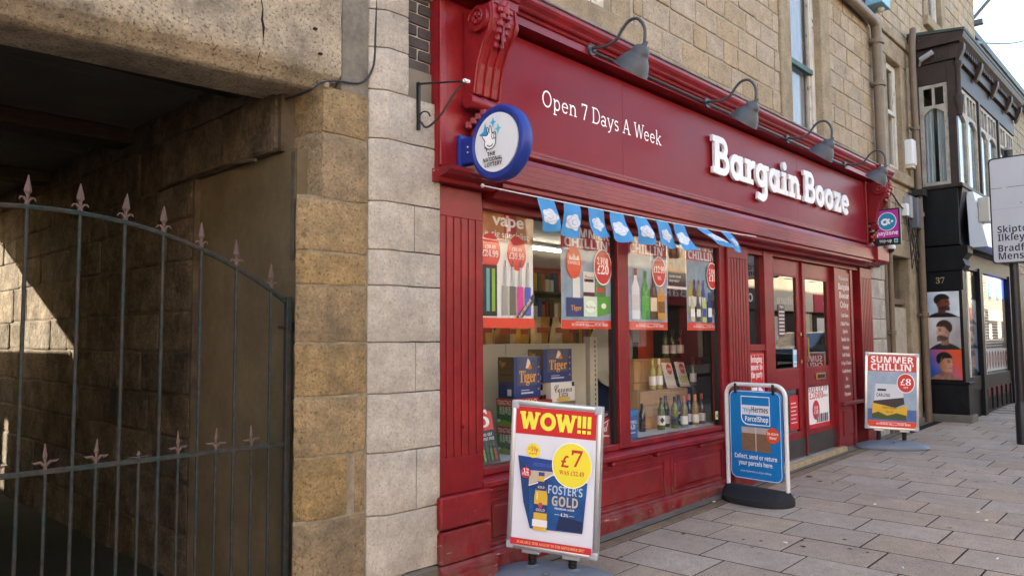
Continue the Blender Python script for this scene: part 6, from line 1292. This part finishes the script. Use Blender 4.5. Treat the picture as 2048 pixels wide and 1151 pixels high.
# side window
def arch_window(fr, w_, z0, z1, nm='bay_window', lights=2, top=.34):
    f = MB(fr); t_ = .06
    f.box(0, t_, 0, z1, -.03, .02).box(w_-t_, w_, 0, z1, -.03, .02).box(t_, w_-t_, z1-t_, z1, -.03, .0195).box(t_, w_-t_, 0, t_, -.03, .0195).box(t_, w_-t_, z1-top-.05, z1-top, -.03, .019)
    n = lights; lw = (w_-2*t_)/n
    for i in range(1, n): f.box(t_+lw*i-.018, t_+lw*i+.018, z1-top, z1-t_, -.03, .0185)
    hh = z1-top-.05; pts = [(t_, hh), (w_-t_, hh)]+[(w_-t_-(w_-2*t_)*i/10, hh-.10+.10*math.sin(math.pi*i/10)) for i in range(11)]
    f.prism(pts, 'z', -.03, .018)
    o = f.build(nm, WPAINT2, nb); MB(fr).box(t_, w_-t_, t_, z1-t_, -.02, -.015).build('pane', GLU, o)
    cu = MB(fr); m = 16; q = [(t_+(w_-2*t_)*i/m, -.045+.015*math.sin(i*2.1)) for i in range(m+1)]
    for i in range(m):
        if i in (7, 8, 9) and nm == 'side_window': continue
        a, b = q[i], q[i+1]; cu.add([(a[0], t_, a[1]), (b[0], t_, b[1]), (b[0], hh, b[1]), (a[0], hh, a[1])], [(0, 1, 2, 3)])
    cu.build('curtain', mat('pale_curtain', (.58, .64, .62), .9, col2=(.38, .42, .41), sc=10, stretch=(6, 6, .1)), o, recalc=False); return o
arch_window(SIDE(BX0+.05, -.065, 4.065), .43, 0, 1.73, 'side_window', 2, .36)
xw = BX0+.14; 
for i in range(6):
    bw = .76
    if i % 2 == 0 and i: bx('mullion_post', BROWN, nb, xw, xw+.11, BYF+.0, BYF+.1, 4.06, 5.80, bevel=.004); xw += .12
    arch_window(FRONT(xw, BYF+.06, 4.065), bw, 0, 1.73, 'bay_window', 3, .40); xw += bw+.01
bx('bay_back', mat('bay_dim_room', (.10, .095, .085), .9), nb, BX0+.13, BX1, -.2, .05, 4.05, 5.8) if False else bx('bay_back', mat('bay_dim_room', (.10, .095, .085), .9), nb, BX0+.13, BX1, .0, .05, 4.07, 5.79)
bx('bay_end', BROWN, nb, BX1-.06, BX1-.001, BYF+.05, .06, 4.06, 5.8)
dm = MB().tube([(BX0-.10, -.14, 6.22), (BX0-.12, -.34, 6.30)], .045, 8).tube([(BX0, -.10, 6.15), (BX0-.10, -.14, 6.22)], .02, 6); dm.build('bullet_camera', mat('pale_grey_metal', (.4, .4, .42), .4), None, label='grey bullet security camera under the bay window cornice', cat='camera')
# signs on buildings up the street
wires = thing('street_cable', 'thin cable and wall bracket against the white sky at the building end', 'cable', (19.2, 0, 8.3))
P = PX(1948, 86, 19.22); Q = PX(2075, 74, 34)
MB().tube(smooth_path([P, P.lerp(Q, .1)+Vector((0, 0, -.03)), P.lerp(Q, .5)+Vector((0, 0, -.12)), Q], 6), .02, 5).build('wire', BLKM, wires); MB().tube([P, P.lerp(Q, .06)], .05, 6).build('insulator', BLKM, wires)
P2 = PX(1940, 45, 19.22); Q2 = PX(1985, -8, 19.25); MB().tube([P2, Q2], .035, 6).box(19.15, 19.3, P2.y-.25, P2.y+.12, P2.z-.1, P2.z+.0).build('bracket_arm', mat('mid_grey_metal', (.12, .125, .135), .4), wires)

# ================================================================== ROAD SIGN
rsn = thing('road_sign', 'large grey-white road direction sign on a black pole at the pavement edge', 'road sign', (11.9, -1.62, gz(11.9)))
U_ = Vector((-.03, -1, 0)).normalized(); o_ = Vector((11.9, -1.425, 2.512)); fr = frame(o_, U_); SW, SH = 1.7, 1.44
MB(fr).prism(rrect(0, 0, SW, SH, .05), 'z', -.02, .0).build('plate', mat('grey_sign_back', (.3, .3, .3), .5), rsn); c = Canvas(fr, .0006)
c.poly(rrect(.0, .0, SW, SH, .05), '1e2024'); c.poly(rrect(.018, .018, SW-.018, SH-.018, .04), mat('sign_face_grey_white', (.47, .49, .53), .45, col2=(.44, .46, .5), sc=2))
for t_, v in (('Skipton', .415), ('Ilkley', .305), ('Bradford', .160), ('Menston', .055)): c.text(t_, .075, v, .093, '17181c', 'b', al='l', off=-.008, w=tmesh(t_, 'b', -.008)[2]*.093*.86)
c.rect(.02, 1.02, .15, 1.026, '3a3c40'); c.rect(.2, 1.02, SW-.02, 1.026, '3a3c40'); c.rect(.02, .735, SW-.02, .738, '8a8d94'); c.ell(.36, .80, .008, .008, '2c2e32', 10); c.build(rsn, 'lettering')
POLE = mat('black_pole_paint', (.014, .014, .016), .4)
MB().tube([(11.99, -1.655, gz(12)-.02), (11.98, -1.655, 4.05)], .055, 14).build('pole', POLE, rsn, smooth=True); MB().tube([(12.03, -2.75, gz(12)-.02), (12.03, -2.75, 4.0)], .055, 14).build('pole', POLE, rsn, smooth=True); MB().lathe([(.075, 0), (.075, .5), (.058, .56)], (11.99, -1.655, gz(12)-.01), 14).build('pole_sleeve', POLE, rsn, smooth=True)
MB().lathe([(.06, 0), (.06, .03), (.02, .05)], (11.98, -1.655, 4.05), 12).build('pole_cap', LEAD, rsn)

# ================================================================== FURTHER UP THE STREET
fbd = thing('far_stone_building', 'pale stone house with dark eaves further up the street', 'building', (26, 1.0, gz(26)))
bx('wall', MORT, fbd, 20, 60, .97, 6, -.3, 9.2)
fsb = MB(); z = 3.0
while z < 9.1:
    x = 20+random.uniform(0, .3); h = random.uniform(.2, .27)
    while x < 46: l = random.uniform(.3, .6); fsb.box(x+.01, x+l-.01, .94+random.uniform(0, .01), 1.0, z+.01, z+h-.01); x += l
    z += h
fsb.build('wall_stones', WALL, fbd, kind='stuff')
MB().prism([(.55, 9.15), (.55, 9.32), (3.5, 11.4), (6.4, 9.32), (6.4, 9.15)], 'x', 19.8, 60).build('roof', MC['slate'], fbd)
for i in range(6):
    wdw = bx('window', WPAINT, fbd, 22+i*4, 23.2+i*4, .90, .96, 5.5, 7.6); bx('window_glass', GLU, wdw, 22.1+i*4, 23.1+i*4, .885, .898, 5.6, 7.5)
aw = thing('shop_awning', 'dark folded awning jutting from the shop past the bay window', 'awning', (20.5, .2, 4.6)); MB().prism([(.95, 5.4), (-.5, 4.5), (-.55, 4.3), (-.4, 4.3), (.95, 5.0)], 'x', 19.6, 22.5).build('canopy', BLKM, aw); bx('fascia', flat('2a3f6a'), aw, 19.5, 24, .55, .94, 3.3, 4.25)
fs_ = thing('far_shopfront', 'dark shopfront past the bay window shop', 'shop', (22, .7, 0)); bx('front', BLACKW, fs_, 19.1, 30, .6, .94, gz(20)-.2, 3.28); bx('glass', GLU, fs_, 19.5, 22, .585, .597, .9, 2.8)

# ================================================================== ACROSS THE STREET (seen in the glass)
opb = thing('opposite_terrace', 'sunlit stone terrace across the street, mirrored in the shop glass', 'building', (25, -13, 0))
OY = -13.0
ob = MB(); ob.box(-30, 110, OY-6, OY, -.5, 8.0); ob.build('wall', mat('sunlit_sandstone', (.46, .40, .30), .9, col2=(.38, .32, .23), sc=1.5, bump=.3, bs=12), opb)
MB().prism([(OY+.3, 7.95), (OY-3, 9.6), (OY-6.3, 7.95)], 'x', -30, 110).build('roof', MC['slate'], opb)
wm = MB().box(-.6, .6, -.06, .05, -.95, .95).mesh('window', WPAINT); gm = MB().box(-.5, .5, .055, .06, -.85, .85).mesh('window_glass', glass('opp_glass', (.2, .22, .25), 2.5)); dkm = MB().box(-.5, .5, .051, .054, -.85, .85).mesh('dark_pane', DKROOM); bar_ = MB().box(-.5, .5, .061, .075, -.03, .03).box(-.02, .02, .061, .075, -.85, .85).mesh('glazing_bar', WPAINT)
for i in range(-6, 32):
    for z in (5.6,):
        wd_ = link('window', wm, opb); wd_.location = (i*3.2+1, OY+.03, z)
        for me_ in (dkm, gm, bar_): ch = link(me_.name.split('.')[0], me_, wd_)
SHC = ['b0202a', '8a2430', '3a3a3c', 'c8c0b0', 'a8283a', '2c4a3a', 'b42a2a']
xx = -26.0; i = 0
while xx < 105:
    w_ = 6.2; col_ = SHC[i % 7]; sf_ = bx('shopfront_band', flat(col_), opb, xx+.1, xx+w_-.1, OY, OY+.25, 2.9, 3.9)
    bx('shop_window', DKROOM, opb, xx+.3, xx+w_-1.8, OY+.01, OY+.08, .7, 2.85); bx('shop_riser', flat(col_), opb, xx+.1, xx+w_-.1, OY+.005, OY+.15, -.2, .7); bx('shop_doorway', flat(col_), opb, xx+w_-1.7, xx+w_-.3, OY+.01, OY+.1, .7, 2.85); bx('shop_poster', flat('d8d4cc'), opb, xx+.8, xx+1.9, OY+.085, OY+.09, 1.2, 2.6)
    c = Canvas(frame((xx+w_/2+1.6, OY+.252, 3.15), (-1, 0, 0))); c.text(['Turkish Barber', 'Bakery', 'Opticians', 'Furniture', 'Charity Shop', 'Garden', 'Kitchens'][i % 7], 1.6, .1, .4, 'f0ece8', 'b', w=3.4); c.build(sf_, 'lettering'); xx += w_; i += 1

def car(label, x, y, col, L=4.2, flip=1):
    t = thing('parked_car', label, 'car', (x, y, gz(x)-.12), 'cars parked across the road')
    z = gz(x)-.12; P_ = lambda q: [(x+flip*(a-L/2), z+b) for a, b in q]
    body = P_([(.05, .35), (.0, .6), (.12, .78), (1.1, .92), (1.75, 1.36), (2.2, 1.44), (3.1, 1.42), (3.75, 1.0), (4.1, .92), (4.2, .55), (4.12, .3), (3.7, .28), (.5, .28)])
    MB().prism(body, 'y', y-.85, y+.85).build('body', mat('car_'+col, col, .25, metal=.3, coat=.6), t, bevel=.07, seg=3, smooth=True)
    gl_ = P_([(1.28, .95), (1.8, 1.31), (2.22, 1.37), (3.02, 1.35), (3.5, .98)])
    MB().prism(gl_, 'y', y-.862, y+.862).build('side_glass', mat('car_glass', (.02, .022, .025), .05), t)
    for a in (.82, 3.35):
        for s_ in (-1, 1):
            wh = MB().lathe([(0, -.1), (.2, -.1), (.32, -.09), (.33, 0), (.32, .09), (.2, .1), (0, .1)], (x+flip*(a-L/2), y+s_*.80, z+.33), 20, 'y').build('wheel', RUBB, t, smooth=True)
            MB().lathe([(0, 0), (.2, 0), (.2, .01), (0, .012)], (x+flip*(a-L/2), y+s_*.90, z+.33), 16, 'y').build('rim', ALU, wh)
    for s_ in (-.62, .62): MB().ball((x+flip*(.1-L/2), y+s_, z+.66), .07, .15, .07, 10).build('headlight', WHITE, t, smooth=True); MB().ball((x+flip*(4.12-L/2), y+s_, z+.8), .06, .12, .08, 8).build('tail_light', flat('8a1414'), t, smooth=True)
car('dark blue car parked across the road, mirrored in the left door', 30.5, -8.6, '26303c'); car('red car parked across the road, mirrored in the right door', 39.0, -8.6, '7a1a1a', flip=-1)
vn = thing('delivery_van', 'cream delivery van across the road lettered Shop online now, mirrored in the window', 'van', (12.8, -8.4, gz(12.8)-.12))
vx, vy, vz = 13.2, -8.5, gz(13)-.12
MB().box(vx-2.6, vx+1.3, vy-1, vy+1, vz+.55, vz+3.0).build('box_body', mat('van_olive', (.30, .26, .10), .4), vn, bevel=.05, seg=2)
MB().prism([(vx+1.32, vz+.4), (vx+3.0, vz+.4), (vx+3.05, vz+1.15), (vx+2.7, vz+1.3), (vx+2.2, vz+2.1), (vx+1.32, vz+2.15)], 'y', vy-.95, vy+.95).build('cab', mat('van_white', (.6, .6, .58), .35), vn, bevel=.06, seg=2); MB().prism([(vx+1.55, vz+1.3), (vx+2.5, vz+1.3), (vx+2.1, vz+1.95), (vx+1.55, vz+1.98)], 'y', vy-.96, vy+.96).build('cab_window', MC['car_glass'], vn)
for a in (-1.7, 2.1):
    for s_ in (-.85, .85): MB().lathe([(0, -.12), (.36, -.11), (.38, 0), (.36, .11), (0, .12)], (vx+a, vy+s_, vz+.38), 18, 'y').build('wheel', RUBB, vn)
c = Canvas(frame((vx+1.2, vy+1.004, vz), (-1, 0, 0)))
for t_, v in (('Shop', 2.35), ('online', 1.85), ('now', 1.35)): c.text(t_, 1.8, v, .36, '1c2a3a', 'x', w=1.1 if t_ != 'online' else 1.5)
c.text('MORRISONS.COM', 1.8, .85, .22, '1c2a3a', 'r', w=2.6); c.build(vn, 'lettering')
bpy.data.objects.remove(_co)
